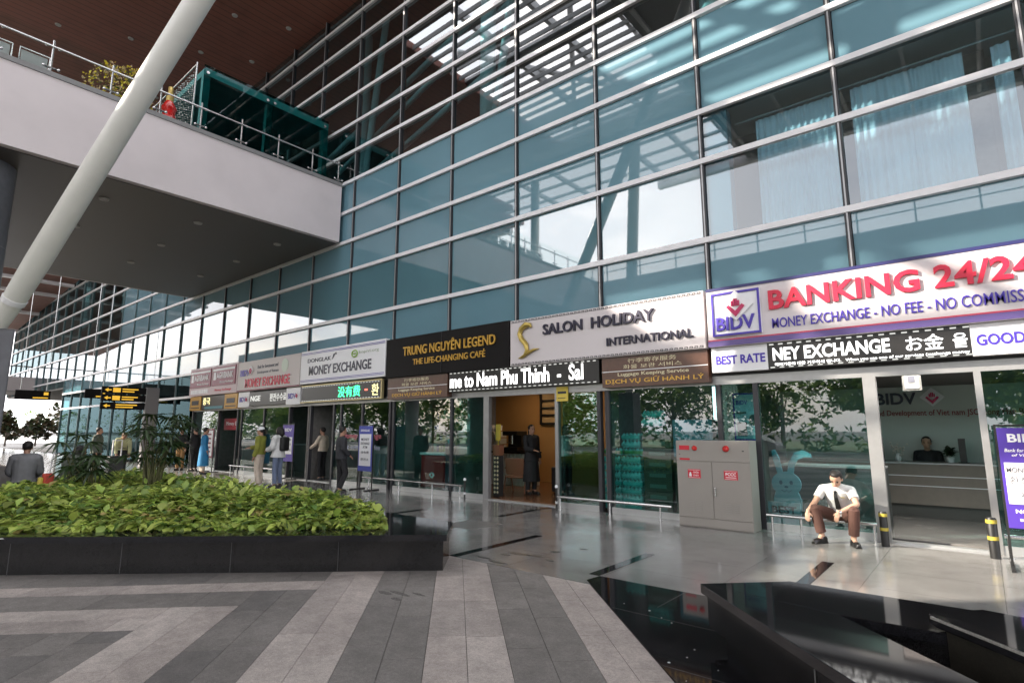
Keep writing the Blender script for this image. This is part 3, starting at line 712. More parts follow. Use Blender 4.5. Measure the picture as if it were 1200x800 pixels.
# big bank sign
x0, x1 = mx(-1)+.03, 3.2
t = board('shop_sign', 'wide white bank sign with big red capitals and a boxed violet logo', 'shop sign', x0, 3.04, x1, 4.07, m_lane)
strip(t, x0, 4.035, x1, 4.085, mat('sign_blue_edge', (.02,.02,.12), .4), 'edge_trim')
strip(t, x0, 3.045, x1, 3.14, mat('sign_violet_stripe', (.12,.08,.26), .4)); strip(t, x0, 3.142, x1, 3.165, mat('sign_red_stripe', (.5,.05,.1), .4))
bx0, bz0, bx1, bz1 = -3.47, 3.21, -2.66, 3.97
lb = MB(); lb.box(bx0, YS-.05, bz0, bx1, YS-.002, bz1); lb.build('logo_box', m_whitep, t)
lb = MB(); w = .035
for p in ((bx0,bz0,bx1,bz0+w),(bx0,bz1-w,bx1,bz1),(bx0,bz0+w,bx0+w,bz1-w),(bx1-w,bz0+w,bx1,bz1-w)): lb.box(p[0],YS-.072,p[1],p[2],YS-.051,p[3])
lb.build('logo_border', m_purple, t)
text('BIDV', m_purple, t, bx0+.075, bz0+.09, YS-.051, w=.64, h=.24, ext=.03, bold=.025)
def emblem(t, cx, cz, s, y, tn='emblem'):
    b = MB(); b.extr([(cx-s*1.15,cz+s*.05),(cx,cz-s*1.0),(cx+s*1.15,cz+s*.05),(cx,cz+s*1.1)], y-.035, y-.02); b.build('emblem_plate', m_whitep, t)
    b = MB(); b.extr([(cx-s*.62,cz-s*.02),(cx-s*.45,cz+s*.12),(cx,cz-s*.33),(cx+s*.45,cz+s*.12),(cx+s*.62,cz-s*.02),(cx,cz-s*.72)], y-.06, y-.036)
    for q, hh in ((-.22,.36),(-.075,.5),(.075,.5),(.22,.36)):
        b.extr([(cx+s*(q-.06),cz+s*(.02)),(cx+s*(q+.06),cz+s*.02),(cx+s*(q+.06),cz+s*(.02+hh)),(cx+s*(q-.06),cz+s*(.02+hh))], y-.06, y-.036)
    b.build('emblem', mat('emblem_magenta', (.50,.012,.10), .4), t)
emblem(t, -3.05, 3.70, .25, YS-.051)
text('BANKING 24/24', m_red, t, -2.53, 3.57, YS, w=3.28, h=.33, ext=.04, bold=.03, space=1.03)
text('MONEY EXCHANGE - NO FEE - NO COMMISSION', m_purple, t, -2.50, 3.26, YS, w=3.36, h=.165, ext=.018, bold=.004)
# salon sign
t = board('shop_sign', 'pale sign with navy capitals, a gold swan shaped S and a key patterned border', 'shop sign', mx(-3)+.02, 3.04, mx(-1)-.02, 4.09, m_lane)
b = MB(); xk = mx(-3)+.05
while xk < mx(-1)-.12:
    for zz in (3.055, 4.03):
        b.box(xk,YS-.008,zz,xk+.07,YS-.001,zz+.010); b.box(xk+.07,YS-.008,zz,xk+.08,YS-.001,zz+.04); b.box(xk+.03,YS-.008,zz+.03,xk+.069,YS-.001,zz+.04); b.box(xk+.02,YS-.008,zz+.018,xk+.03,YS-.001,zz+.04)
    xk += .095
tag(b.build('key_border', m_dkframe, t), kind='stuff')
text('SALON  HOLIDAY', m_navy, t, -7.20, 3.66, YS, w=2.62, h=.235, ext=.045, bold=.022)
text('INTERNATIONAL', m_navy, t, -5.62, 3.26, YS, w=1.78, h=.165, ext=.035, bold=.02)
b = MB(); b.tube([(-7.88,YS-.035,3.20),(-7.70,YS-.05,3.25),(-7.62,YS-.055,3.36),(-7.66,YS-.055,3.50),(-7.78,YS-.055,3.62),(-7.84,YS-.055,3.74),(-7.79,YS-.055,3.86),(-7.66,YS-.05,3.94),(-7.55,YS-.05,3.93),(-7.51,YS-.045,3.87)], [.012,.035,.05,.06,.062,.055,.06,.07,.05,.02], 10)
b.tube([(-7.80,YS-.03,3.21),(-7.62,YS-.04,3.30),(-7.45,YS-.04,3.36),(-7.30,YS-.035,3.37)], [.03,.04,.03,.008], 8)
b.build('swan_letter', m_goldd, t)
# café sign
t = board('shop_sign', 'black café sign with two rows of gold capitals', 'shop sign', mx(-5)+.02, 3.04, mx(-3)-.02, 4.12, m_blackp)
text('TRUNG NGUYÊN LEGEND', m_gold, t, -11.96, 3.60, YS, w=3.36, h=.31, ext=.03, bold=.012)
text('THE LIFE-CHANGING CAFÉ', m_gold, t, -11.55, 3.33, YS, w=2.62, h=.20, ext=.02, bold=.008)
strip(t, -10.46, 3.05, -10.452, 4.11, m_dkframe, 'joint')
# exchange sign, white with lines
t = board('shop_sign', 'white exchange sign with thin blue lines and bold navy capitals', 'shop sign', mx(-7)+.02, 3.10, mx(-5)-.02, 4.18, m_whitep)
for zz in (3.17, 3.21, 4.06, 4.10): strip(t, mx(-7)+.06, zz, mx(-5)-.06, zz+.012, m_purple, 'line')
text('MONEY EXCHANGE', m_navy, t, -16.75, 3.36, YS, w=3.35, h=.30, ext=.012, bold=.025)
text('DONGLAK', m_navy, t, -16.85, 3.78, YS, w=1.35, h=.13, ext=.01, bold=.008)
b = MB(); b.extr([(-15.42,3.80),(-15.36,3.96),(-15.27,3.98),(-15.34,3.88)], YS-.015, YS-.001); b.extr([(-15.30,3.96),(-15.22,4.0),(-15.20,3.93)], YS-.015, YS-.001); b.build('logo_swoosh', m_navy, t)
b = MB(); b.tube([(-14.23+.14*math.cos(a*.42),YS-.012,3.87+.10*math.sin(a*.42)) for a in range(16)], .02, 6); b.tube([(-14.3,YS-.012,3.87),(-14.16,YS-.012,3.87)], .02, 6); b.build('logo_ring', mat('logo_green', (.25,.42,.05), .4), t)
text('kopivi.org', mat('logo_grey_green', (.42,.47,.38), .5), t, -14.02, 3.83, YS, w=.95, h=.12, ext=.008)
# second bank sign
t = board('shop_sign', 'grey pink bank sign with red capitals, small violet logo and a pale round badge', 'shop sign', mx(-9)+.02, 3.06, mx(-7)-.02, 4.17, mat('sign_greige', (.60,.545,.53), .5))
text('BIDV', m_purple, t, -21.65, 3.62, YS, w=.72, h=.24, ext=.02, bold=.035)
emblem(t, -20.78, 3.80, .17, YS)
text('Bank for Investment and', m_navy, t, -20.3, 3.84, YS, w=1.5, h=.13, ext=.008, bold=.01)
text('Development of Vietnam', m_navy, t, -20.3, 3.62, YS, w=1.55, h=.13, ext=.008, bold=.01)
b = MB(); b.extr([(-18.32+.22*math.cos(a*.3),3.83+.24*math.sin(a*.3)) for a in range(21)], YS-.012, YS-.001); b.build('badge', mat('badge_pale', (.60,.68,.58), .5), t)
strip(t, -18.75, 3.46, -17.85, 3.48, m_dkframe, 'line')
text('MONEY EXCHANGE', m_red, t, -21.2, 3.18, YS, w=3.25, h=.33, ext=.02, bold=.02)
strip(t, mx(-9)+.02, 3.06, mx(-7)-.02, 3.10, m_maroon, 'stripe')
# maroon bank sign
t = board('shop_sign', 'sign with two maroon panels of white lettering over a pale strip', 'shop sign', mx(-11)+.02, 3.04, mx(-9)-.02, 4.22, mat('sign_pinkish', (.60,.48,.50), .5))
for q, xx in enumerate((mx(-11)+.12, mx(-10)+.06)):
    b = MB(); b.box(xx, YS-.03, 3.38, xx+2.06, YS-.001, 4.14); b.build('maroon_panel', m_maroon, t)
    b = MB(); b.box(xx+.06, YS-.04, 3.98, xx+2.0, YS-.031, 4.06); b.build('white_bar', m_whitep, t)
    text('AGRIBANK', m_whitep, t, xx+.42, 3.66, YS-.031, w=1.45, h=.25, ext=.01, bold=.02)
    b = MB(); b.extr([(xx+.14,3.62),(xx+.36,3.62),(xx+.36,3.93),(xx+.14,3.93)], YS-.04, YS-.031); b.build('logo_square', m_whitep, t)
    text('Money Exchange', m_whitep, t, xx+.75, 3.46, YS-.031, w=1.15, h=.09, ext=.008, bold=.02)
b = MB(); xx = mx(-11)+.2
for w_ in (.2,.16,.24,.12,.22,.18,.2,.16): b.box(xx, YS-.011, 3.12, xx+w_, YS-.001, 3.29); xx += w_+.035
b.build('print', m_whitep, t)
text('Money Exchange', m_red, t, mx(-10)+.3, 3.14, YS, w=1.5, h=.12, ext=.01, bold=.01)

# ------------------------------------------------------------------ LED boards and small fascia panels
YL = 9.80
def led(label, x0, z0, x1, z1, y0=YL, dotted=True):
    t = thing('led_display', label, 'LED display', ((x0+x1)/2, y0, z0))
    b = MB(); b.box(x0, y0, z0, x1, YF-.04, z1); b.build('panel', m_ledblk, t)
    if dotted:
        b = MB(); x = x0+.03
        while x < x1-.05:
            b.box(x, y0-.006, z1-.035, x+.07, y0-.001, z1-.015); b.box(x, y0-.006, z0+.015, x+.07, y0-.001, z0+.035); x += .14
        tag(b.build('dotted_border', m_ledd, t), kind='stuff')
    return t
t = led('black LED strip with white running letters over the café door', -10.24, 2.55, -5.87, 3.035)
text('me to Nam Phu Thinh  -  Sal', m_ledw, t, -10.2, 2.64, YL, w=3.95, h=.34, ext=.006, bold=.02)
t = led('grey black LED strip with white serif capitals and small text over the bank door', mx(-1)+.98, 2.60, -.01, 3.03)
text('NEY EXCHANGE', m_ledw, t, -2.55, 2.735, YL, w=1.62, h=.21, ext=.006, bold=.03)
text('お金', m_ledw, t, -.74, 2.73, YL, w=.44, h=.22, ext=.006, bold=.01)
text('을', m_ledw, t, -.20, 2.73, YL, w=.16, h=.2, ext=.006, bold=.01)
text('해지기준해 대환 거주하세 됩니다.   When you use one of our services (exchange money', m_ledw, t, -2.53, 2.635, YL, w=2.5, h=.06, ext=.005, bold=.008)
t = thing('fascia_panel', 'small white panel with violet capitals left of the bank LED strip', 'sign panel', (-3.1, YL, 2.6))
b = MB(); b.box(mx(-1)+.04, YL, 2.60, mx(-1)+.975, YF-.04, 3.03); b.build('panel', m_whitep, t)
text('BEST RATE', m_purple, t, -3.49, 2.73, YL, w=.82, h=.155, ext=.008, bold=.034)
t = thing('fascia_panel', 'white panel with violet capitals right of the bank LED strip', 'sign panel', (.6, YL, 2.6))
b = MB(); b.box(-.005, YL, 2.60, 1.3, YF-.04, 3.03); b.build('panel', m_whitep, t)
text('GOOD SERVICE', m_purple, t, .05, 2.73, YL, w=1.12, h=.155, ext=.008, bold=.034)
for x0, x1, lab, y_ in ((-12.70,-10.30,'brown panel with gold and cream luggage lettering left of the café door',YL), (-5.80,mx(-1)-.03,'brown panel with gold and cream luggage lettering below the salon sign',YL)):
    t = thing('fascia_panel', lab, 'sign panel', ((x0+x1)/2, y_, 2.45))
    b = MB(); b.box(x0, y_, 2.44, x1, YF-.04, 3.03); b.build('panel', m_brown, t)
    b = MB(); b.box(x0, y_-.006, 2.745, x1, y_-.001, 2.76); b.build('line', m_whitep, t)
    c = (x0+x1)/2
    text('行李寄存服务', m_cream, t, c, 2.90, y_, w=1.0, h=.09, ext=.005, align='c')
    text('화물 보관 서비스', m_cream, t, c, 2.79, y_, w=1.2, h=.08, ext=.005, align='c')
    text('Luggage Keeping Service', m_cream, t, c, 2.635, y_, w=1.45, h=.085, ext=.005, align='c', bold=.012)
    text('DỊCH VỤ GIỮ HÀNH LÝ', m_gold, t, c, 2.49, y_, w=2.0, h=.13, ext=.008, align='c', bold=.012)
t = led('brown black LED strip with green Chinese characters under the exchange sign', mx(-7)+.05, 2.52, mx(-5)-.25, 3.02)
b = MB(); 
for p in ((mx(-7)+.02,2.49,mx(-5)-.2,2.52),(mx(-7)+.02,3.02,mx(-5)-.2,3.05),(mx(-5)-.25,2.52,mx(-5)-.2,3.02)): b.box(p[0],YL-.03,p[1],p[2],YL+.05,p[3])
b.build('frame', mat('brass_trim', (.5,.42,.22), .35, metal=.5), t)
text('没有费', m_ledg, t, -15.15, 2.60, YL, w=1.15, h=.33, ext=.006, bold=.01)
strip(t, -13.78, 2.75, -13.64, 2.80, m_ledr, 'led_dash', .006, YL); text('환', m_ledy, t, -13.45, 2.60, YL, w=.34, h=.33, ext=.006, bold=.01)
t = led('LED strip with grey Korean letters between two white logo panels', mx(-9)+.95, 2.50, mx(-7)-.95, 3.0, dotted=False)
text('NGE', m_ledd, t, -20.85, 2.66, YL, w=.75, h=.2, ext=.006, bold=.03); text('환전수수료', m_ledd, t, -19.4, 2.62, YL, w=1.15, h=.28, ext=.006, bold=.01)
for xx, lab in ((mx(-9)+.03, 'small white logo panel at the left end of the Korean LED strip'), (mx(-7)-.94, 'small white logo panel at the right end of the Korean LED strip')):
    t = thing('fascia_panel', lab, 'sign panel', (xx+.45, YL, 2.5))
    b = MB(); b.box(xx, YL-.01, 2.46, xx+.90, YF-.04, 3.03); b.build('panel', m_whitep, t)
    text('BIDV', m_purple, t, xx+.12, 2.66, YL-.01, w=.5, h=.18, ext=.006, bold=.03); emblem(t, xx+.75, 2.75, .11, YL-.01)
t = led('dark LED strip with amber figures between two amber panels', mx(-11)+1.2, 2.45, mx(-9)-1.15, 3.0, dotted=False)
text('중국', m_ledy, t, -25.1, 2.65, YL, w=.7, h=.28, ext=.006, bold=.01)
strip(t, -24.9, 2.47, -23.2, 2.58, mat('teal_strip', (.05,.22,.27), .4), 'stripe', .006, YL)
m_amber = mat('amber_panel', (.55,.30,.05), .5)
for xx, lab in ((mx(-11)+.05, 'amber yellow panel left of the dark LED strip'), (mx(-9)-1.14, 'amber yellow panel right of the dark LED strip')):
    t = thing('fascia_panel', lab, 'sign panel', (xx+.5, YL, 2.45))
    b = MB(); b.box(xx, YL-.02, 2.44, xx+1.1, YF-.04, 3.02); b.build('panel', m_amber, t)
    b = MB(); b.box(xx+.2, YL-.03, 2.66, xx+.9, YL-.021, 2.85); b.box(xx+.1, YL-.03, 2.52, xx+1.0, YL-.021, 2.56); b.build('print', m_dkframe, t)
# small yellow notice beside the café door
t = thing('notice', 'small yellow notice stuck beside the café door', 'notice', (-6.98, 9.95, 2.25))
b = MB(); b.box(-7.04, 9.945, 2.22, -6.74, 9.96, 2.53); b.build('plate', mat('notice_yellow', (.68,.52,.08), .5), t)
strip(t, -7.0, 2.38, -6.78, 2.43, m_dkframe, 'print', .004, 9.945); strip(t, -7.0, 2.28, -6.8, 2.295, m_dkframe, 'print', .004, 9.945)

# ------------------------------------------------------------------ low kick rails, posts
def rail(label, x0, x1, posts, z=.27, y=9.72):
    t = thing('kick_rail', label, 'rail', ((x0+x1)/2, y, 0), 'low steel rails in front of the shop windows')
    b = MB(); b.tube([(x0,y,z),(x1,y,z)], .026, 10); b.build('bar', m_steel, t)
    for p in posts:
        b = MB(); b.tube([(p,y,0),(p,y,z)], .018, 8); b.lathe((p,y,0), [(.04,0),(.04,.008)], 12); b.build('post', m_steel, t)
rail('low steel rail in front of the water pack window', -6.88, -4.4, (-6.82,-5.66,-4.62), .25)
rail('low steel rail with the seated man on it', -2.80, -1.30, (-2.72,-2.30,-1.34), .27)
rail('low steel rail left of the café door', -13.6, -9.65, (-13.3,-12.0,-10.7,-9.72), .30)
rail('low steel rail at the right edge, behind the violet stand', .07, 2.4, (.11,1.2,2.3), .27)
rail('low steel rail in front of the far bank windows', -22.0, -18.6, (-21.9,-20.8,-19.7,-18.7), .30)
m_yel = mat('bollard_yellow', (.45,.36,.05), .45, noise=.15)
m_blk = mat('black_plastic', (.012,.012,.012), .45)
def bollard(x, y, h, r, label, grp=None):
    t = thing('door_bollard', label, 'bollard', (x,y,0), grp)
    b = MB(); b.lathe((x,y,0), [(r,0),(r,h-.02),(r*.8,h)], 16); b.build('post', m_blk, t)
    for z in (h*.45, h*.86):
        b = MB(); b.lathe((x,y,z), [(r+.004,0),(r+.004,h*.09)], 16); b.build('yellow_band', m_yel, t)
bollard(-1.21, 9.62, .47, .05, 'black and yellow guard post at the left side of the bank door')
bollard(-.04, 9.62, .50, .055, 'black and yellow guard post at the right side of the bank door')
for x, lab in ((-9.62,'thin white capped post left of the café door'),(-6.95,'thin white capped post right of the café door')):
    t = thing('door_bollard', lab, 'bollard', (x,9.78,0))
    b = MB(); b.tube([(x,9.78,0),(x,9.78,.42)], .022, 10); b.build('post', m_blk, t)
    b = MB(); b.lathe((x,9.78,.42), [(.03,0),(.036,.03),(.02,.06)], 12); b.lathe((x,9.78,.10), [(.03,0),(.03,.05)], 12); b.build('cap', m_whitep, t)

# ------------------------------------------------------------------ fire hose cabinet
m_cab = mat('cabinet_paint', (.285,.262,.238), .42, noise=.03, nscale=3)
x0, x1, yf, yb = -4.16, -2.93, 9.47, 9.86
t = thing('hydrant_cabinet', 'grey two door fire hose cabinet with red plates and red lamps on top panel', 'cabinet', (-3.54, 9.66, 0))
b = MB(); b.box(x0,yf+.012,0,x1,yb,1.43); b.build('body', m_cab, t, bevel=.006)
b = MB(); b.box(x0,yf-.002,1.085,x1,yf+.011,1.425); b.build('alarm_panel', m_cab, t, bevel=.004)
b = MB(); b.box(x0+.005,yf-.002,.015,x1-.005,yf+.011,.15); b.build('plinth_panel', m_cab, t, bevel=.004)
xm = (x0+x1)/2
m_redplate = mat('red_plate', (.55,.01,.03), .4)
for k, (a, c) in enumerate(((x0+.006,xm-.004),(xm+.004,x1-.006))):
    b = MB(); b.box(a,yf-.004,.16,c,yf+.011,1.078); d = b.build('door', m_cab, t, bevel=.004)
    cx_ = (a+c)/2
    b = MB()
    for r in range(6): b.box(cx_-.11,yf-.010,.27+r*.028,cx_-.012,yf-.005,.283+r*.028); b.box(cx_+.012,yf-.010,.27+r*.028,cx_+.11,yf-.005,.283+r*.028)
    b.build('vent', mat('vent_grey', (.30,.28,.26), .5), d)
    b = MB(); b.box(cx_-.11,yf-.008,.80,cx_+.11,yf-.005,.95); b.build('red_plate', m_redplate, d)
    b = MB()
    for p in ((cx_-.10,.81,cx_+.10,.815),(cx_-.10,.935,cx_+.10,.94)): b.box(p[0],yf-.0095,p[1],p[2],yf-.0085,p[3])
    b.build('plate_line', m_whitep, d)
    if k == 0:
        text('CHỮA', m_whitep, d, cx_-.02, .885, yf-.008, w=.10, h=.035, ext=.002, bold=.02); text('CHÁY', m_whitep, d, cx_-.02, .835, yf-.008, w=.10, h=.035, ext=.002, bold=.02)
        b = MB(); b.extr([(cx_-.09,.83),(cx_-.045,.83),(cx_-.045,.86),(cx_-.058,.90),(cx_-.075,.90),(cx_-.09,.86)], yf-.0095, yf-.0085); b.build('pictogram', m_whitep, d)
    else:
        text('PCCC', m_whitep, d, cx_-.085, .865, yf-.008, w=.17, h=.05, ext=.002, bold=.03)
        b = MB(); b.box(cx_-.085,yf-.0095,.835,cx_+.085,yf-.0085,.845); b.build('plate_line', m_whitep, d)
b = MB(); b.box(xm+.03,yf-.03,.52,xm+.055,yf-.005,.66); b.build('handle', m_steel, t, bevel=.004)
for xx, r in ((x0+.33,.045),(x1-.37,.055)):
    b = MB(); b.tube([(xx,yf-.003,1.30),(xx,yf-.03,1.30),(xx,yf-.06,1.30)], [r,r*.95,r*.55], 18); b.build('alarm_lamp', mat('red_lamp', (.5,.008,.008), .15, coat=.5), t)
for z0_, z1_ in ((1.27,1.345),(1.10,1.13)):
    b = MB(); b.box(x0+.06,yf-.006,z0_,x0+.24,yf-.0025,z1_); b.build('red_label', m_redplate, t)
b = MB(); b.box(x0+.05,yf-.006,1.19,x0+.075,yf-.0025,1.20); b.box(x1-.11,yf-.01,1.26,x1-.08,yf-.0025,1.275); b.build('lock', m_dkframe, t)
# ================================================================== black granite planter and seats
def toe_block(b, poly, z0, z1, inset, zt):
    cx = sum(p[0] for p in poly)/len(poly); cy = sum(p[1] for p in poly)/len(poly)
    return b
PF0 = Vector((-4.97,4.71)); PD = Vector((-.728,-.686))
t = thing('planter', 'long low black granite planter filled with bright green leaves', 'planter', (-11, 2.2, 0))
far = PF0 + PD*10.4
pl_out = [(-4.80,4.60), (-5.38,5.27), (-16.2,5.27), (-12.75,1.30), (far.x-.2, far.y)]
pl_base = [(-4.97,4.71), (-5.42,5.24), (-16.15,5.24), (-12.70,1.30), (far.x-.15, far.y+.10)]
nrm = Vector((-PD.y, PD.x)) * -1      # into the bed
if nrm.y < 0: nrm = -nrm
i0 = Vector((-4.80,4.60)) + nrm*.50 + PD*.75
pl_in = [(i0.x, i0.y), (-6.75,4.98), (-15.7,5.02), (-12.50,1.38), (far.x+.05, far.y+.52)]
b = MB(); b.prism(pl_base, .0, .36); b.build('base', m_blackm, t)
# rim as a ring of four pieces
b = MB()
for k in range(5):
    o0, o1, n0, n1 = pl_out[k], pl_out[(k+1)%5], pl_in[k], pl_in[(k+1)%5]
    b.prism([o0, o1, n1, n0], .362, .43)
b.build('rim', m_black, t)
b = MB(); b.prism([(x,y) for x, y in pl_in], .3605, .41); b.build('soil', mat('soil', (.03,.022,.015), .95, noise=.3), t)
# front face joints: thin pale seams
b = MB()
for d in (1.2, 2.4, 3.6, 4.8, 6.0, 7.2, 8.4):
    p = PF0 + PD*d - nrm*.003; b.bar((p.x,p.y,.01),(p.x,p.y,.355),.006,.004)
b.build('seam', mat('seam_dim', (.04,.04,.04), .6), t)
b = MB()
for d, w_ in ((5.05,.10),(5.3,.06),(4.86,.04)):
    p = Vector((-4.80,4.60)) + PD*d + nrm*.05; b.prism([(p.x-w_,p.y-.02),(p.x+w_*.6,p.y-.03),(p.x+w_,p.y+.03),(p.x-w_*.4,p.y+.025)], .43, .433)
b.build('splash', mat('bird_splash', (.6,.6,.58), .7), t)

# the leaves: one bed nobody could count
lv = MB()
ex = Vector((1,0)); 
def inside(x, y, poly):
    c = False; n = len(poly)
    for i in range(n):
        (xa,ya),(xb,yb) = poly[i], poly[(i+1)%n]
        if (ya > y) != (yb > y) and x < (xb-xa)*(y-ya)/(yb-ya)+xa: c = not c
    return c
rnd = random.Random(3)
def leaf(b, c, d, L, w, droop, mi):
    d = d.normalized(); s = d.cross(Vector((0,0,1)))
    if s.length < .05: s = Vector((1,0,0))
    s.normalize(); up = s.cross(d).normalized()
    p0 = c; p1 = c + d*L*.38; p2 = c + d*L - Vector((0,0,droop))
    f = up*w*.16
    n = [p0, p1 - s*w + f, p2, p1 + s*w + f, p1 - up*w*.12 ,]
    k = len(b.v); b.v += [tuple(q) for q in (p0, p1-s*w+f, c+d*L*.75-s*w*.62-Vector((0,0,droop*.5)), p2, c+d*L*.75+s*w*.62-Vector((0,0,droop*.5)), p1+s*w+f, c+d*L*.62-Vector((0,0,droop*.25))-up*w*.18)]
    for fc in ((k,k+6,k+1),(k+1,k+6,k+2),(k+2,k+6,k+3),(k+3,k+6,k+4),(k+4,k+6,k+5),(k+5,k+6,k)):
        b.f.append(fc); b.m.append(mi); b.sm.append(True)
count = 0
while count < 14500:
    u = rnd.random()**1.5
    x = -5.3 - u*10.6; y = rnd.uniform(-3, 5.1)
    if not inside(x, y, pl_in): continue
    # height of the bed: low at the front rim, mounding towards the middle
    dd = (Vector((x,y))-Vector((-4.80,4.60))).dot(nrm) - .50
    e2 = min(1, max(0, (5.1-y)/.5)); e3 = min(1, max(0, (-5.7-x)/1.2))
    hmax = .07 + .22*min(1, dd/.9)*max(.35, e2) * (.5+.5*e3) + .05*math.sin(x*1.9)*math.sin(y*2.3)
    z = .42 + hmax*(.25+.75*rnd.random()**.6)
    out = -1 if dd < .35 else 0
    th = rnd.uniform(0, 6.283)
    dirn = Vector((math.cos(th), math.sin(th), rnd.uniform(-.35,.75)))
    if dd < .30: dirn += Vector((-nrm.x, -nrm.y, -.25))*1.2
    else: dirn += Vector((.35,-.45,0.0))
    L = rnd.choice((rnd.uniform(.08,.14), rnd.uniform(.13,.23)))
    leaf(lv, Vector((x,y,z)), dirn, L, L*rnd.uniform(.19,.29), L*rnd.uniform(.1,.45), rnd.choice((0,0,0,0,1,1,1,2)) if rnd.random() > .02 else 3)
    count += 1
o = lv.build('ground_cover', [leafm('leaf_lime', (.40,.48,.10), .5), leafm('leaf_mid', (.26,.37,.07), .5), leafm('leaf_deep', (.10,.19,.035), .4), leafm('leaf_dry', (.42,.33,.12), .3)])
tag(o, 'bright green heart leaved ground cover in the black planter', 'ground cover', kind='stuff')

# dust, drops and chips on the dark stone
b = MB(); rq = random.Random(31)
for k in range(60):
    x = rq.uniform(-3.0,-.9); y = rq.uniform(3.2,5.4)
    if (x+1.82)+(y-4.48) > -.12 or Vector((x,y)).dot(BX) < 1.47: continue
    r_ = rq.choice((.004,.006,.006,.012)); b.prism([(x+r_*math.cos(a*.9)*rq.uniform(.6,1.3), y+r_*math.sin(a*.9)*rq.uniform(.6,1.3)) for a in range(7)], .0042, .0052)
o = b.build('droppings', mat('bird_splash', (.6,.6,.58), .7)); tag(o, kind='structure')
# angular black granite seat on the right
t = thing('granite_seat', 'angular low black granite seat with an open wedge in the middle', 'stone seat', (-.8, 4.6, 0))
A, B_, E_ = (-1.82,4.48), (-1.30,5.0), (1.6,5.0)
V0, V1 = (-.84,4.33), (-.28,4.335)
front_end = (1.3,1.36); in_end = (1.3,2.19)
ins = .05
b = MB(); b.prism([A, B_, E_, (1.6,4.335), V1, V0], .352, .42); b.prism([A, V0, in_end, front_end], .352, .4195); b.build('top', m_black, t, bevel=.004)
def inset(poly, d):
    n = len(poly); out = []
    ar = sum(poly[i][0]*poly[(i+1)%n][1]-poly[(i+1)%n][0]*poly[i][1] for i in range(n)); sg = 1 if ar > 0 else -1
    for i in range(n):
        p0, p1, p2 = Vector(poly[i-1]), Vector(poly[i]), Vector(poly[(i+1)%n])
        d1 = (p1-p0).normalized(); d2 = (p2-p1).normalized(); n1 = Vector((-d1.y,d1.x))*sg; n2 = Vector((-d2.y,d2.x))*sg
        m = (n1+n2); m = m/ max(.3, m.dot(n1)); out.append(tuple(p1+m*d))
    return out
b = MB(); b.prism(inset([A, B_, E_, (1.6,4.335), V1, V0], .035), .13, .352); b.prism(inset([A, V0, in_end, front_end], .035), .13, .3515); b.build('body', m_blackm, t)
b = MB(); b.prism(inset([A, B_, E_, (1.6,4.335), V1, V0], .12), .004, .13); b.prism(inset([A, V0, in_end, front_end], .12), .004, .1295); b.build('plinth', m_blackm, t)
b = MB(); p = Vector((-1.82,4.48)).lerp(Vector(front_end), .32); b.bar((p.x,p.y+.028,.14),(p.x,p.y+.028,.34),.006,.006); b.build('seam', mat('seam_pale', (.12,.12,.12), .6), t)
t = thing('granite_seat', 'higher black granite block with a pale top edge behind the open wedge', 'stone seat', (.4, 4.4, 0))
Q = [(-.285,4.33), (1.5,2.56), (2.2,4.3), (-.15,4.9)]
Q = [(-.285,4.328), (1.45,2.59), (2.4,2.59), (2.4,4.2), (-.10,4.60)]
b = MB(); b.prism(Q, .004, .445); b.build('body', stone('black_granite_rough', (.022,.020,.016), .35, .7, 220), t)
b = MB(); b.prism([(-.37,4.40), (-.33,4.32), (1.45,2.53), (2.45,2.53), (2.45,4.27), (-.12,4.72)], .447, .50); b.build('top', m_black, t, bevel=.006)
b = MB()
b.bar((-.352,4.352,.493),(1.44,2.548,.493),.016,.014)  # thin pale grey bar along the front top edge
b.build('pale_edge', stone('granite_pale', (.26,.25,.23), .7, .3), t)

# ================================================================== standing signs
def stand(label, cx, y, w, z0, z1, leg, mats, rz=0, name='standing_sign'):
    t = thing(name, label, 'standing sign', (cx, y, 0))
    b = MB(); b.box(cx-w/2, y-.02, z0, cx+w/2, y+.02, z1); b.build('board', mats, t, bevel=.004)
    b = MB()
    for s in (-1, 1): b.box(cx+s*(w/2+.012)-.012, y-.015, .03, cx+s*(w/2+.012)+.012, y+.015, z1+.02)
    b.box(cx-w/2-.024, y-.015, z1+.021, cx+w/2+.024, y+.015, z1+.04); b.build('frame', m_blk, t)
    b = MB()
    for s in (-1, 1): b.box(cx+s*(w/2+.012)-.02, y-leg, 0, cx+s*(w/2+.012)+.02, y+leg, .029)
    b.build('foot', m_blk, t); return t
m_vio = mat('violet_board', (.075,.035,.33), .4)
t = stand('violet bank stand with a white panel at the right edge', .46, 9.08, .68, .46, 1.63, .28, m_vio)
b = MB(); b.box(.15, 9.052, .74, .78, 9.058, 1.22); b.build('white_panel', m_whitep, t)
text('BIDV', m_whitep, t, .21, 1.46, 9.06, w=.36, h=.10, ext=.004, bold=.035)
text('Bank for Investment and', m_whitep, t, .17, 1.345, 9.06, w=.50, h=.04, ext=.003, bold=.02, shear=.2)
text('of Viet Nam JSC', m_whitep, t, .23, 1.285, 9.06, w=.40, h=.04, ext=.003, bold=.02, shear=.2)
m_gtxt = mat('grey_letters', (.10,.10,.12), .5)
text('MONEY EXCHANGE', m_gtxt, t, .165, 1.105, 9.051, w=.58, h=.06, ext=.003, bold=.012)
text('환전수수료', m_gtxt, t, .18, .975, 9.051, w=.46, h=.085, ext=.003)
text('还钱', m_gtxt, t, .26, .82, 9.051, w=.24, h=.10, ext=.003)
text('NO ANY FEE', m_whitep, t, .20, .635, 9.06, w=.44, h=.045, ext=.003, bold=.03)
text('BIDV SONG HAN', m_whitep, t, .23, .545, 9.06, w=.38, h=.03, ext=.003, bold=.03)
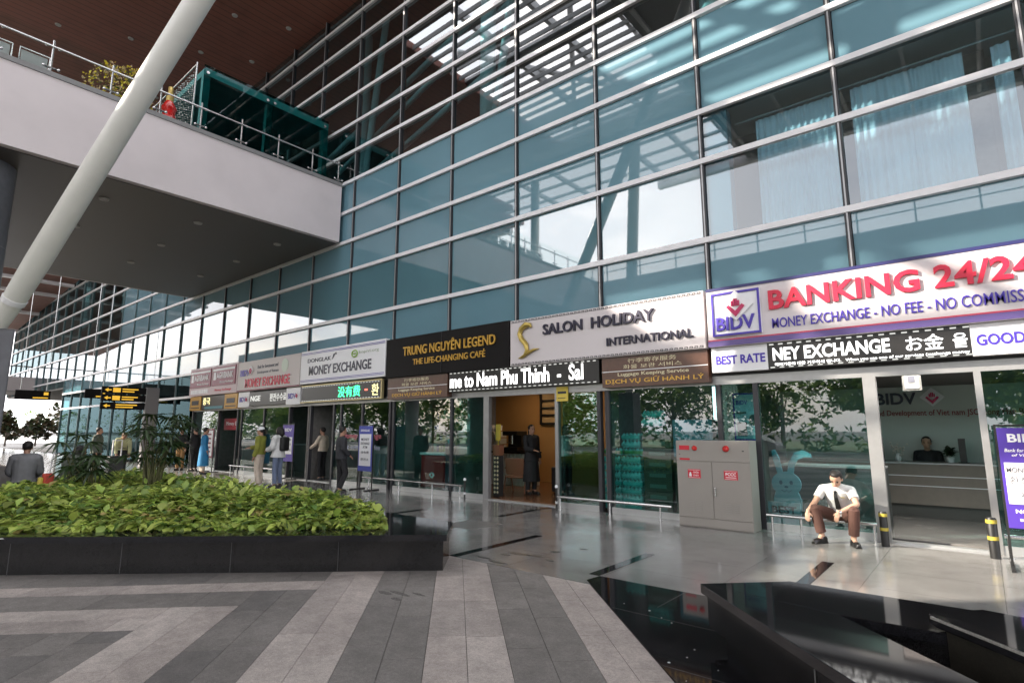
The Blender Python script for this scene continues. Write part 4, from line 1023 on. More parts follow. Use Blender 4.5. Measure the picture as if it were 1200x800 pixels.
m_blueb = mat('blue_board', (.03,.05,.36), .4)
t = stand('blue framed stand with white panel left of the shelf window', -13.13, 9.45, .62, .50, 1.72, .25, m_blueb)
b = MB(); b.box(-13.39, 9.422, .64, -12.87, 9.428, 1.50); b.build('white_panel', m_whitep, t)
text('DONGLAK', m_whitep, t, -13.35, 1.57, 9.43, w=.4, h=.06, ext=.003, bold=.02)
for s_, z, w_ in (('MONEY',1.32,.36),('EXCHANGE',1.21,.4),('ATM',1.11,.2),('没有费',.97,.36),('환전소',.78,.36)): text(s_, m_navy, t, -13.13, z, 9.422, w=w_, h=.07, ext=.003, align='c', bold=.01)
t = stand('violet stand with white panel inside the bank entrance behind the couple', -17.98, 9.82, .70, .58, 1.78, .22, m_vio)
b = MB(); b.box(-18.27, 9.792, .82, -17.69, 9.798, 1.38); b.build('white_panel', m_whitep, t)
text('BIDV', m_whitep, t, -18.2, 1.56, 9.80, w=.44, h=.11, ext=.003, bold=.03)
for s_, z in (('MONEY EXCHANGE',1.26),('환전수수료',1.11),('还钱',.92)): text(s_, m_gtxt, t, -17.98, z, 9.792, w=.48, h=.07, ext=.003, align='c')
t = stand('narrow red edged white stand beside the person in blue', -23.4, 9.5, .78, .55, 1.66, .25, m_maroon)
b = MB(); b.box(-23.72, 9.472, .62, -23.08, 9.478, 1.60); b.build('white_panel', m_whitep, t)
b = MB()
for z in (1.42,1.26,1.08,.92,.76): b.box(-23.6, 9.466, z, -23.2, 9.471, z+.06)
b.build('print', m_maroon, t)

# direction signs at far left
m_post = mat('sign_post_grey', (.22,.21,.21), .55)
t = thing('direction_sign', 'three black boards with yellow arrows on a grey post', 'direction sign', (-28.7, 8.95, 0))
b = MB(); b.box(-28.9, 8.78, 0, -28.6, 9.28, 3.5); b.build('post', m_post, t, bevel=.02)
for k, z in enumerate((3.18,2.84,2.50)):
    b = MB(); b.box(-28.75, 7.10, z, -28.61 if False else -28.66, 8.76, z+.29); bd = b.build('board', m_blackp, t)
    b = MB(); b.mesh([(-28.655,7.2,z+.145),(-28.655,7.33,z+.23),(-28.655,7.33,z+.17),(-28.655,7.45,z+.17),(-28.655,7.45,z+.12),(-28.655,7.33,z+.12),(-28.655,7.33,z+.06)], [(0,6,5,4,3,2,1)]); 
    if k < 2: b.box(-28.658, 7.5, z+.05, -28.652, 7.78, z+.24)
    for (a, c, e) in ((.9,1.35,.17),(.9,1.2,.07)): b.box(-28.658, 7.10+(.55 if k==2 else .75), z+e, -28.652, 7.10+c, z+e+.05)
    b.build('arrow_and_print', mat('sign_yellow', (.75,.45,.03), .5, emit=(.9,.5,.05), estr=.25), bd)
for x, ya, yb, z, lab in ((-39.5,5.95,7.45,3.25,'small hanging direction board before the bright far opening'), (-36.5,8.3,9.3,3.3,'small hanging direction board close to the far glass')):
    t = thing('hanging_sign', lab, 'direction sign', (x,(ya+yb)/2,z))
    b = MB(); b.box(x-.06,ya,z,x,yb,z+.5); b.build('board', m_blackp, t)
    b = MB(); b.box(x+.002,ya+.8*(yb-ya),z+.26,x+.006,yb-.1,z+.42); b.box(x+.002,ya+.5*(yb-ya),z+.08,x+.006,yb-.1,z+.14); b.build('print', MAT['sign_yellow'], t)
    b = MB(); b.tube([(x-.03,ya+.2,z+.5),(x-.03,ya+.2,12.5)], .015, 6); b.tube([(x-.03,yb-.2,z+.5),(x-.03,yb-.2,12.5)], .015, 6); b.build('hanger', m_steel, t)

# ================================================================== inside the shops
def lamp_panel(name, label, x0, y0, x1, y1, z, col, s):
    t = thing(name, label, 'ceiling light', ((x0+x1)/2,(y0+y1)/2,z))
    b = MB(); b.box(x0,y0,z,x1,y1,z+.03); b.build('frame', m_alug, t)
    b = MB(); b.box(x0+.03,y0+.03,z-.012,x1-.03,y1-.03,z-.001); b.build('diffuser', emitm('lamp_'+label[:6], col, s), t)
    return t
# café
m_ochre = mat('cafe_wall', (.42,.24,.09), .8, noise=.08, nscale=1)
b = MB(); b.box(SHB[3]+.1, YF+4.3, .021, -5.95, YF+4.4, 3.15); b.build('cafe_wall', m_ochre, SF)
b = MB(); b.box(-10.27, YF+.12, .0215, -6.0, YF+4.25, .035); b.box(-12.6, YF+1.4, .0215, -10.271, YF+4.25, .035); b.build('cafe_floor', stone('cafe_floor_tile', (.17,.08,.04), .25, .2), SF)
lamp_panel('ceiling_light', 'warm ceiling light inside the café', -10.9, 12.6, -10.3, 13.4, 3.05, (1,.70,.42), 3.6)
lamp_panel('ceiling_light', 'warm ceiling light over the café counter', -9.2, 12.6, -8.6, 13.4, 3.05, (1,.70,.42), 2)
t = thing('cafe_counter', 'café counter with white ribbed front and dark top', 'counter', (-11.3, 12.9, 0))
b = MB(); 
for k in range(22): b.box(-12.55+k*.11, 12.70, .05, -12.55+k*.11+.085, 12.74, .94)
b.box(-12.6, 12.741, .03, -10.05, 13.3, .94); b.build('front', mat('rib_white', (.55,.54,.5), .5), t)
b = MB(); b.box(-12.65, 12.62, .945, -10.0, 13.35, .99); b.build('worktop', m_blackp, t)
t = thing('coffee_machine', 'black coffee machine on the café counter', 'coffee machine', (-10.7,12.95,.99))
b = MB(); b.box(-10.95,12.75,1.0,-10.45,13.2,1.12); b.box(-10.95,12.95,1.121,-10.45,13.2,1.45); b.box(-10.98,12.72,1.451,-10.42,13.2,1.58); b.build('body', m_blk, t, bevel=.015)
b = MB(); b.tube([(-10.7,12.85,1.2),(-10.7,12.85,1.45)], .04); b.tube([(-10.7,12.85,1.26),(-10.7,12.6,1.25)], .015); b.build('group_head', m_steel, t)
t = thing('cup_stack', 'pale stacks of cups and boxes on the café counter', 'cups', (-11.6,12.95,.99))
b = MB()
for q in range(5):
    for r in range(3): b.box(-12.3+q*.24,12.8,.995+r*.2,-12.3+q*.24+.2,13.1,.995+r*.2+.17)
b.build('boxes', mat('box_cream', (.55,.52,.45), .7), t)
b = MB()
for q in range(7): b.lathe((-12.2+q*.16,12.95,1.6), [(.035,0),(.05,.14),(.052,.15)], 10)
b.build('cups', m_whitep, t)
t = thing('menu_board', 'dark framed menu board on the ochre café wall', 'menu board', (-10.3,14.25,2))
b = MB(); 
for p in ((-10.72,1.78,-10.66,2.86),(-10.06,1.78,-10.0,2.86),(-10.66,2.80,-10.06,2.86),(-10.66,1.78,-10.06,1.84)): b.box(p[0],14.22,p[1],p[2],14.295,p[3])
for z in (2.05,2.27,2.5): b.box(-10.66,14.23,z,-10.06,14.28,z+.05)
b.build('frame', m_blk, t)
b = MB(); b.box(-10.66,14.282,1.84,-10.06,14.296,2.8); b.build('sheet', mat('menu_sheet', (.45,.33,.18), .7), t)
def armchair(label, x, y, rz):
    t = thing('lounge_chair', label, 'chair', (0,0,0))
    b = MB(); b.obox((0,0,.40),(.52,.50,.07)); b.build('seat', mat('tan_leather', (.26,.11,.06), .5), t, bevel=.02)
    b = MB(); b.obox((0,.27,.66),(.52,.06,.42), Matrix.Rotation(R(-12),3,'X').to_4x4()); b.build('backrest', MAT['tan_leather'], t, bevel=.02)
    for sx in (-1,1):
        b = MB(); b.tube([(sx*.29,-.26,0),(sx*.27,.0,.62),(sx*.27,.28,.62)], .018, 8); b.build('arm_frame', mat('chair_wood', (.20,.08,.04), .5), t)
        b = MB(); b.tube([(sx*.29,.34,0),(sx*.27,.24,.45)], .018, 8); b.build('leg', MAT['chair_wood'], t)
    t.location = (x,y,.035); t.rotation_euler = (0,0,rz); return t
armchair('tan leather lounge chair with wooden frame inside the café door', -9.30, 11.45, R(195))
t = thing('patterned_stand', 'narrow patterned display stand behind the left café door jamb', 'display stand', (-9.3,10.5,0))
b = MB(); b.box(-9.22,10.35,.04,-9.03,10.50,1.0); b.build('column', mat('pattern_dark', (.03,.03,.03), .5), t)
b = MB()
for r in range(9):
    for q in range(2): b.obox((-9.17+q*.09, 10.347, .14+r*.1), (.05,.004,.05), Matrix.Rotation(R(45),3,'Y').to_4x4())
b.build('pattern', m_cream, t)
b = MB(); b.box(-9.23,10.34,1.001,-9.02,10.51,1.25); b.build('top_box', mat('tan_leather'), t); b = MB(); b.box(-9.19,10.40,1.36,-9.05,10.43,1.75); b.box(-9.13,10.41,1.25,-9.11,10.42,1.36); b.build('card', mat('notice_yellow'), t)
t = thing('suitcase', 'black suitcase with silver handle standing in the café', 'suitcase', (-8.35,11.9,0))
b = MB(); b.box(-8.55,11.8,.07,-8.2,12.05,.68); b.build('shell', m_blk, t, bevel=.03)
b = MB(); b.tube([(-8.48,11.92,.68),(-8.48,11.92,1.0),(-8.27,11.92,1.0),(-8.27,11.92,.68)], .012, 6); b.build('handle', m_steel, t)
for s in (-1,1):
    b = MB(); b.ball((-8.375+s*.14,11.92,.06),.025); b.build('wheel', m_blk, t)
# shelf window, left of the café
t = thing('shop_shelf', 'tall shelf crowded with goods behind the luggage shop glass', 'shelf', (-11.4,10.9,0))
b = MB(); b.box(-12.0,11.2,.02,-10.45,11.24,2.3)
for z in (.35,.68,1.0,1.3,1.6,1.9,2.2): b.box(-12.0,10.85,z,-10.45,11.2,z+.025)
for x in (-12.0,-10.47): b.box(x,10.85,.02,x+.03,11.199,2.32)
b.build('carcass', mat('shelf_wood', (.16,.09,.05), .6), t)
goods = [mat('goods_%d' % i, c, .5) for i, c in enumerate([(.5,.35,.1),(.35,.08,.05),(.12,.22,.1),(.55,.5,.4),(.1,.1,.25),(.4,.2,.08)])]
b = MB(); rr = random.Random(5)
for z in (.375,.705,1.025,1.325,1.625,1.925):
    x = -11.95
    while x < -10.62:
        w_ = rr.uniform(.05,.13); h_ = rr.uniform(.1,.24); b.box(x,10.88+rr.random()*.05,z,x+w_,11.1,z+h_, rr.randrange(6)); x += w_+rr.uniform(.01,.03)
tag(b.build('goods', goods, t), kind='stuff')
t = thing('ice_cream_freezer', 'low red freezer with a white swirl behind the shelf window', 'freezer', (-11.2,10.5,0))
b = MB(); b.box(-11.75,10.25,.12,-10.85,10.75,.95); b.build('body', mat('freezer_red', (.42,.02,.02), .35), t, bevel=.03)
b = MB(); b.box(-11.78,10.22,.955,-10.82,10.78,1.02); b.build('lid', m_whitep, t, bevel=.01)
b = MB()
for k in (0, 1): b.tube([(-11.3+math.cos(a*.5)*.09*(1-.06*a)*(1 if k else -1), 10.244, .42+math.sin(a*.5)*.09*(1-.06*a)) for a in range(12)], .018, 6)
b.build('swirl', m_whitep, t)
t = thing('poster_board', 'tall blue and black poster panel beside the red freezer', 'poster', (-10.62,10.3,0))
b = MB(); b.box(-10.86,10.3,.05,-10.38,10.33,1.5); b.build('board', mat('poster_dark', (.02,.03,.05), .4), t)
b = MB(); b.extr([(-10.8,1.35),(-10.62,1.45),(-10.45,1.2),(-10.47,.8),(-10.6,1.1)], 10.292, 10.298); b.extr([(-10.62+.1*math.cos(a*.52),.35+.13*math.sin(a*.52)) for a in range(12)], 10.292, 10.298); b.build('print', mat('poster_blue', (.10,.32,.45), .4), t)
# water packs behind the luggage window
m_pack = [mat('pack_teal', (.10,.48,.46), .25, noise=.2, nscale=6), mat('pack_pale', (.26,.60,.60), .25, noise=.2, nscale=6), mat('pack_green', (.07,.30,.09), .3, noise=.2, nscale=6)]
def pack(label, x, z, y, mi, group='packs of water bottles in the luggage window', w=.44, h=.145):
    t = thing('water_pack', label, 'water pack', (x, y, z), group)
    b = MB()
    for q in range(5):
        for r in range(2): b.lathe((x+.05+q*(w-.1)/4, y+.07+r*.12, z+.002), [(.042,0),(.044,.02),(.040,.05),(.044,.075),(.040,h*.72),(.018,h*.90),(.018,h-.004)], 8)
    b.build('bottles', m_pack[1], t)
    b = MB(); b.box(x+.008,y+.012,z+.03,x+w-.008,y+.25,z+h*.66); b.build('wrap', m_pack[mi], t, bevel=.012); return t
for r in range(7):
    for q in range(2):
        pack('teal wrapped pack of water bottles, one of those stacked low in the luggage window', -6.18+q*.46+(.02 if r%2 else 0), .03+r*.152, 10.30, (0,1,0,0,1,0,0)[r])
for q in range(2): pack('green wrapped pack of bottles lying on top of the teal water packs', -6.14+q*.47, 1.1, 10.32, 2, 'green packs on the water stack')
m_cart = mat('carton_dark', (.10,.085,.06), .7, noise=.15)
t0 = None
for r in range(8):
    for q in range(1):
        z = .03+r*.205; x = -5.22
        t = thing('carton', 'brown carton in the dark stack right of the teal water packs', 'carton', (x+.29,10.5,z), 'brown cartons in the luggage window')
        b = MB(); b.box(x,10.32,z,x+.58,10.7,z+.20); b.build('box', m_cart, t, bevel=.004)
        b = MB(); b.box(x+.12,10.315,z+.06,x+.46,10.319,z+.13); b.build('print', mat('carton_print', (.16,.20,.17), .6), t)
pack('pale water pack on top of the brown cartons, lower one', -5.26, 1.69, 10.32, 1, w=.44); pack('pale water pack on top of the brown cartons, topmost', -5.24, 1.845, 10.32, 0, w=.44)
pack('single teal water pack left of the topmost packs', -5.72, 1.69-.44, 10.32, 1); pack('second teal water pack on the left of the topmost packs', -5.72, 1.40, 10.32, 0)
t = thing('blue_carton', 'large pale blue carton at the right of the luggage window', 'carton', (-4.3,10.6,1.0))
b = MB(); b.box(-4.62,10.4,1.10,-3.85,10.8,1.80); b.build('box', mat('carton_blue', (.16,.30,.42), .6), t); b = MB(); b.box(-4.62,10.4,.03,-3.85,10.8,1.095); b.build('lower_box', m_cart, t)
# exchange offices on the left: counters and back walls
for k, (xa, xb, col) in enumerate(((SHB[0],SHB[1],(.16,.09,.09)),(SHB[1],SHB[2],(.12,.12,.16)),(SHB[2],SHB[3],(.14,.17,.17)))):
    b = MB(); b.box(xa+.1, YF+3.6, .021, xb-.1, YF+3.7, 3.15); b.build('back_wall', mat('office_back_%d' % k, col, .8), SF)
    t = thing('exchange_counter', ['dark counter inside the maroon signed bank','dark counter inside the second bank','pale counter inside the exchange shop'][k], 'counter', ((xa+xb)/2, YF+2.2, 0))
    b = MB(); b.box(xa+.5,YF+2.0,.03,xb-.5,YF+2.5,1.02); b.build('front', mat('counter_dark_%d' % k, (.10,.09,.085) if k < 2 else (.3,.3,.29), .5), t)
    b = MB(); b.box(xa+.45,YF+1.95,1.025,xb-.45,YF+2.55,1.06); b.build('worktop', m_alug, t)
t = thing('window_banner', 'red banner with white lettering inside the maroon signed bank', 'banner', (-23,10.4,1.6))
b = MB(); b.box(-24.2,10.35,1.62,-22.0,10.37,2.08); b.build('cloth', mat('banner_red', (.40,.012,.03), .5), t)
text('Money Exchange', m_whitep, t, -24.0, 1.76, 10.35, w=1.8, h=.2, ext=.004)
t = thing('window_lettering', 'pink lettering on the glass of the exchange shop', 'lettering', (-14,9.98,1.3))
text('Money exchange', mat('pink_letters', (.55,.12,.17), .5), t, -15.05, 1.32, 9.975, w=1.9, h=.2, ext=.004, bold=.02)
text('no commission fee', mat('pale_blue_letters', (.40,.45,.58), .5), t, -14.9, 1.05, 9.975, w=1.7, h=.14, ext=.004, bold=.01)
t = thing('wall_notice', 'small framed notice on the back wall of the exchange shop', 'notice', (-15,13.5,2))
b = MB(); b.box(-15.6,13.55,1.9,-15.2,13.595,2.5); b.build('plate', m_gtxt, t)
# bank office behind the open door
m_bankwall = mat('bank_wall', (.55,.58,.55), .6)
b = MB(); b.box(mx(-1)+.1, YF+4.0, .021, XR-.4, YF+4.1, 2.48); b.build('bank_wall', m_bankwall, SF)
b = MB(); b.box(mx(-1)+.1, YF+1.0, 2.482, XR-.4, YF+4.6, 3.15); b.build('bank_downstand', mat('bank_bulkhead', (.10,.085,.08), .6), SF)
lamp_panel('ceiling_light', 'cool ceiling light inside the bank', -1.7, 10.25, .2, 10.9, 3.05, (1,.95,.88), 14)
t = thing('wall_lettering', 'bank name in navy and red letters on the office back wall', 'lettering', (-1.0,13.95,1.9))
text('BIDV', m_navy, t, -1.68, 2.12, 13.99, w=.70, h=.24, ext=.03, bold=.03); emblem(t, -.72, 2.25, .18, 13.98)
text('and Development of Viet nam JSC, Song Han Branch', mat('dark_red_letters', (.25,.02,.03), .5), t, -1.72, 1.86, 13.99, w=2.6, h=.15, ext=.01, bold=.012)
t = thing('bank_counter', 'wide brown bank counter with two pale lines', 'counter', (-.7,13,0))
b = MB(); b.box(-3.2,13.0,.25,2.5,13.6,.98); b.build('front', mat('counter_brown', (.20,.165,.14), .4, noise=.06), t)
b = MB(); b.box(-3.2,13.06,.022,2.5,13.55,.25); b.build('plinth', mat('counter_plinth', (.08,.075,.07), .5), t)
b = MB()
for z in (.58,.76): b.box(-3.2,12.988,z,2.5,12.999,z+.015)
b.build('line', m_alu, t)
b = MB(); b.box(-3.22,12.95,.985,2.52,13.65,1.01); b.build('worktop', m_alug, t)
for x, lab in ((-1.62,'dark narrow screen at the left of the bank counter'),(-.33,'dark narrow screen at the right of the bank counter')):
    t = thing('counter_screen', lab, 'screen', (x,13.4,1.01))
    b = MB(); b.box(x-.05,13.25,1.02,x+.05,13.55,1.45); b.build('panel', m_blk, t); b = MB(); b.box(x-.08,13.3,1.011,x+.08,13.5,1.0195); b.build('foot', m_blk, t)
t = thing('potted_plant', 'small dark potted plant on the bank counter', 'plant', (-.55,13.3,1.01))
b = MB(); b.lathe((-.52,13.3,1.012), [(.05,0),(.07,.1)], 12); b.build('pot', m_whitep, t)
b = MB(); rr = random.Random(9)
for k in range(70):
    leaf(b, Vector((-.52+rr.gauss(0,.03),13.3+rr.gauss(0,.03),1.12+rr.random()*.12)), Vector((rr.gauss(0,1),rr.gauss(0,1),rr.uniform(.1,1.2))), .13, .03, .03, 0)
b.build('foliage', leafm('dark_foliage', (.03,.055,.025)), t)
t = thing('flower_vase', 'pale flowers in a vase on the bank counter', 'flowers', (-1.32,13.3,1.01))
b = MB(); b.lathe((-1.32,13.3,1.012), [(.04,0),(.055,.06),(.03,.13),(.04,.15)], 12); b.build('vase', m_whitep, t)
b = MB()
for k in range(40): b.ball((-1.32+rr.gauss(0,.06),13.3+rr.gauss(0,.04),1.24+rr.gauss(0,.05)), .018, n=6, k=4)
b.build('blossoms', mat('blossom', (.65,.6,.55), .7), t)
t = thing('certificate', 'framed certificate hanging on the bank wall', 'certificate', (-1.02,13.9,2.6))
b = MB(); b.box(-.93,11.0-.03,2.23,-.68,11.0-.004,2.57); b.build('frame', mat('frame_grey', (.16,.155,.145), .5), t)
b = MB(); b.box(-.90,10.962,2.26,-.71,10.969,2.54); b.build('sheet', mat('sheet_white', (.3,.3,.28), .6), t); b = MB(); b.box(-.85,10.956,2.36,-.76,10.961,2.46); b.build('seal', m_gtxt, t)
t.location = (-.8,10.97,2.23); 
for c in list(t.children): c.location = Vector((-1.02,13.9,2.6)) - Vector((-.8,10.97,2.23))
# poster and plant behind the left bank window, rabbit cut-out
t = thing('poster', 'pale blue framed bank poster on the wall behind the cabinet', 'poster', (-3.25,10.5,1.45))
b = MB(); b.box(-3.48,10.5,1.42,-3.02,10.53,2.27); b.build('frame', m_purple, t)
b = MB(); b.box(-3.45,10.49,1.45,-3.05,10.499,2.24); b.build('sheet', mat('poster_pale', (.42,.55,.65), .5), t)
text('BIDV', m_purple, t, -3.42, 2.06, 10.49, w=.2, h=.08, ext=.003, bold=.03)
b = MB(); b.box(-3.42,10.482,1.5,-3.25,10.489,1.75); b.extr([(-3.14+.07*math.cos(a*.4),1.78+.1*math.sin(a*.4)) for a in range(16)], 10.482, 10.489); b.box(-3.42,10.482,1.9,-3.25,10.489,1.93); b.build('print', m_gtxt, t)
m_rab = mat('rabbit_blue', (.22,.38,.48), .6); m_rabd = mat('rabbit_line', (.04,.12,.2), .6)
t = thing('rabbit_cutout', 'pale blue rabbit cut-out with long ears standing behind the bank window', 'cut-out', (-2.62,10.3,0))
def ell(cx, cz, rx, rz, n=24, rot=0.): 
    return [(cx+rx*math.cos(a)*math.cos(rot)-rz*math.sin(a)*math.sin(rot), cz+rx*math.cos(a)*math.sin(rot)+rz*math.sin(a)*math.cos(rot)) for a in [2*math.pi*i/n for i in range(n)]]
b = MB(); b.extr(ell(-2.62,.72,.23,.20), 10.300, 10.330); b.extr(ell(-2.62,.38,.22,.34), 10.302, 10.328)
b.extr([(-2.74,.86),(-2.80,1.10),(-2.82,1.26),(-2.76,1.28),(-2.70,1.12),(-2.66,.88)], 10.304, 10.326)
b.extr([(-2.60,.88),(-2.56,1.08),(-2.46,1.24),(-2.34,1.28),(-2.22,1.22),(-2.20,1.16),(-2.30,1.17),(-2.42,1.12),(-2.48,1.0),(-2.50,.86)], 10.306, 10.324)
b.build('body', m_rab, t)
b = MB(); b.extr(ell(-2.70,.74,.025,.035), 10.292, 10.299); b.extr(ell(-2.54,.74,.025,.035), 10.292, 10.299); b.extr(ell(-2.62,.67,.03,.018), 10.292, 10.299)
b.tube([(-2.70,10.296,.62),(-2.65,10.296,.59),(-2.62,10.296,.62),(-2.59,10.296,.59),(-2.54,10.296,.62)], .006, 6); b.build('face', m_rabd, t)
b = MB(); b.box(-2.92,10.26,.04,-2.42,10.285,.42); b.build('card', mat('card_pale', (.35,.42,.5), .6), t)
text('BEST', m_navy, t, -2.86, .24, 10.259, w=.38, h=.12, ext=.004, bold=.04)
# shop-window sill line in the bank (desk edge)
b = MB(); b.box(-2.88, YF+.9, .98, -1.3, YF+1.5, 1.01); b.build('desk_edge', m_alug, SF)
b = MB(); b.box(-2.88, YF+.95, .021, -1.3, YF+1.45, .98); b.build('desk_front', mat('desk_dark', (.05,.055,.055), .5), SF)
# ================================================================== people
def ring_sweep(b, pts, rx, ry, side, n=16):
    """elliptical sweep: rx along 'side', ry across"""
    pts = [Vector(p) for p in pts]; k = len(pts); rings = []
    for i in range(k):
        t = (pts[min(i+1,k-1)]-pts[max(i-1,0)]).normalized(); s = (side - t*side.dot(t)).normalized(); u = t.cross(s)
        rings.append([pts[i]+s*rx[i]*math.cos(2*math.pi*j/n)+u*ry[i]*math.sin(2*math.pi*j/n) for j in range(n)])
    v = [p for r in rings for p in r]
    b.mesh(v, [(i*n+j,i*n+(j+1)%n,(i+1)*n+(j+1)%n,(i+1)*n+j) for i in range(k-1) for j in range(n)], 0, True)
    b.face(rings[0][::-1]); b.face(rings[-1])
def capsule(b, p, q, r0, r1, bulge=0.):
    p, q = Vector(p), Vector(q); d = q-p
    b.tube([p-d.normalized()*r0*.7, p-d.normalized()*r0*.3, p, p+d*.3, p+d*.65, q, q+d.normalized()*r1*.4, q+d.normalized()*r1*.75], [r0*.55, r0*.92, r0, r0*.7+r1*.3+bulge, r0*.35+r1*.65+bulge*.4, r1, r1*.88, r1*.5], 12)
def remesh(b, name, m, parent, vox, smooth=4):
    me = bpy.data.meshes.new('tmp'); me.from_pydata(b.v, [], b.f); me.update()
    bm = bmesh.new(); bm.from_mesh(me); bmesh.ops.remove_doubles(bm, verts=bm.verts, dist=1e-6); bmesh.ops.recalc_face_normals(bm, faces=bm.faces); bm.to_mesh(me); bm.free()
    o = bpy.data.objects.new('tmp', me); COL.objects.link(o)
    r = o.modifiers.new('r', 'REMESH'); r.mode = 'VOXEL'; r.voxel_size = vox
    s = o.modifiers.new('s', 'SMOOTH'); s.factor = .5; s.iterations = smooth
    bpy.context.view_layer.update()
    dg = bpy.context.evaluated_depsgraph_get(); out = bpy.data.meshes.new_from_object(o.evaluated_get(dg)); bpy.data.objects.remove(o)
    out.name = name; out.materials.clear(); out.materials.append(m); out.polygons.foreach_set('use_smooth', [True]*len(out.polygons))
    ob = bpy.data.objects.new(name, out); COL.objects.link(ob); ob.parent = parent; ORG[ob.name] = Vector((0,0,0)); return ob
STAND = dict(pel=(0,0,.93), wai=(0,.01,1.07), che=(0,.0,1.26), nec=(0,.015,1.43), hea=(0,-.015,1.575),
    shR=(-.17,.01,1.375), elR=(-.215,.035,1.10), wrR=(-.22,-.05,.86), shL=(.17,.01,1.375), elL=(.215,.035,1.10), wrL=(.22,-.05,.86),
    hiR=(-.085,0,.89), knR=(-.095,-.015,.49), anR=(-.10,.02,.085), hiL=(.085,0,.89), knL=(.095,-.015,.49), anL=(.10,.02,.085))
def hand(b, wr, el, fw, curl, sgn, fr=.0085):
    """palm, four unequal bent fingers and a thumb growing from the side of the palm; fw = way the knuckles face"""
    wr, el = Vector(wr), Vector(el); d = (wr-el).normalized()
    if isinstance(curl, tuple): d, curl = Vector(curl[0]).normalized(), curl[1]
    n = (Vector(fw) - d*Vector(fw).dot(d)).normalized(); s = d.cross(n)*sgn
    M = Matrix((s, n, d)).transposed()
    b.ball(wr+d*.045, (.040,.017,.052), M, 10, 6); capsule(b, wr-d*.02, wr+d*.03, .025, .024)
    for k, (off, L) in enumerate(((-.028,.074),(-.0095,.084),(.0095,.078),(.028,.060))):
        p = wr + d*.070 + s*off
        a0, a1, a2 = curl*.3, curl*.8, curl*1.2
        def dirv(a): return (d*math.cos(a) - n*math.sin(a)).normalized()
        q1 = p + dirv(a0)*L*.45; q2 = q1 + dirv(a1)*L*.32; q3 = q2 + dirv(a2)*L*.25
        b.tube([p-d*.015, p, q1, q2, q3], [fr, fr, fr*.95, fr*.85, fr*.6], 8)
    p = wr + d*.022 - s*.030
    q1 = p + (d*.65 - s*.62 - n*.25).normalized()*.036; q2 = q1 + (d*.85 - s*.25 - n*.35).normalized()*.030
    b.tube([p+s*.012, p, q1, q2], [fr*1.3, fr*1.35, fr*1.1, fr*.7], 8)
m_skin = mat('skin', (.42,.23,.155), .5); m_skin2 = mat('skin_pale', (.50,.30,.21), .5)
m_hair = mat('hair_black', (.010,.008,.007), .6); m_shoe = mat('shoe_black', (.012,.011,.011), .3); m_shoew = mat('shoe_pale', (.5,.48,.45), .5)
m_eye = mat('eye_dark', (.01,.008,.007), .2); m_lip = mat('lip', (.30,.10,.08), .5)
def head_parts(b, c, fwd, up, sc=1.0):
    f = Vector(fwd).normalized(); u = (Vector(up)-f*Vector(up).dot(f)).normalized(); s = f.cross(u)
    M = Matrix((s, f, u)).transposed(); c = Vector(c)
    b.ball(c+u*.025*sc, (.074*sc,.092*sc,.098*sc), M, 18, 12)
    b.ball(c-u*.045*sc+f*.028*sc, (.056*sc,.062*sc,.072*sc), M, 14, 10)
    b.tube([c+f*.092*sc+u*.018*sc, c+f*.106*sc-u*.008*sc, c+f*.110*sc-u*.022*sc, c+f*.085*sc-u*.03*sc], [.008*sc,.012*sc,.014*sc,.010*sc], 8)
    b.ball(c+f*.083*sc-u*.058*sc, (.024*sc,.012*sc,.012*sc), M, 8, 6)
    for q in (-1, 1):
        b.ball(c+s*q*.075*sc-f*.005*sc-u*.01*sc, (.010*sc,.02*sc,.03*sc), M, 8, 6)
    return M, s, f, u
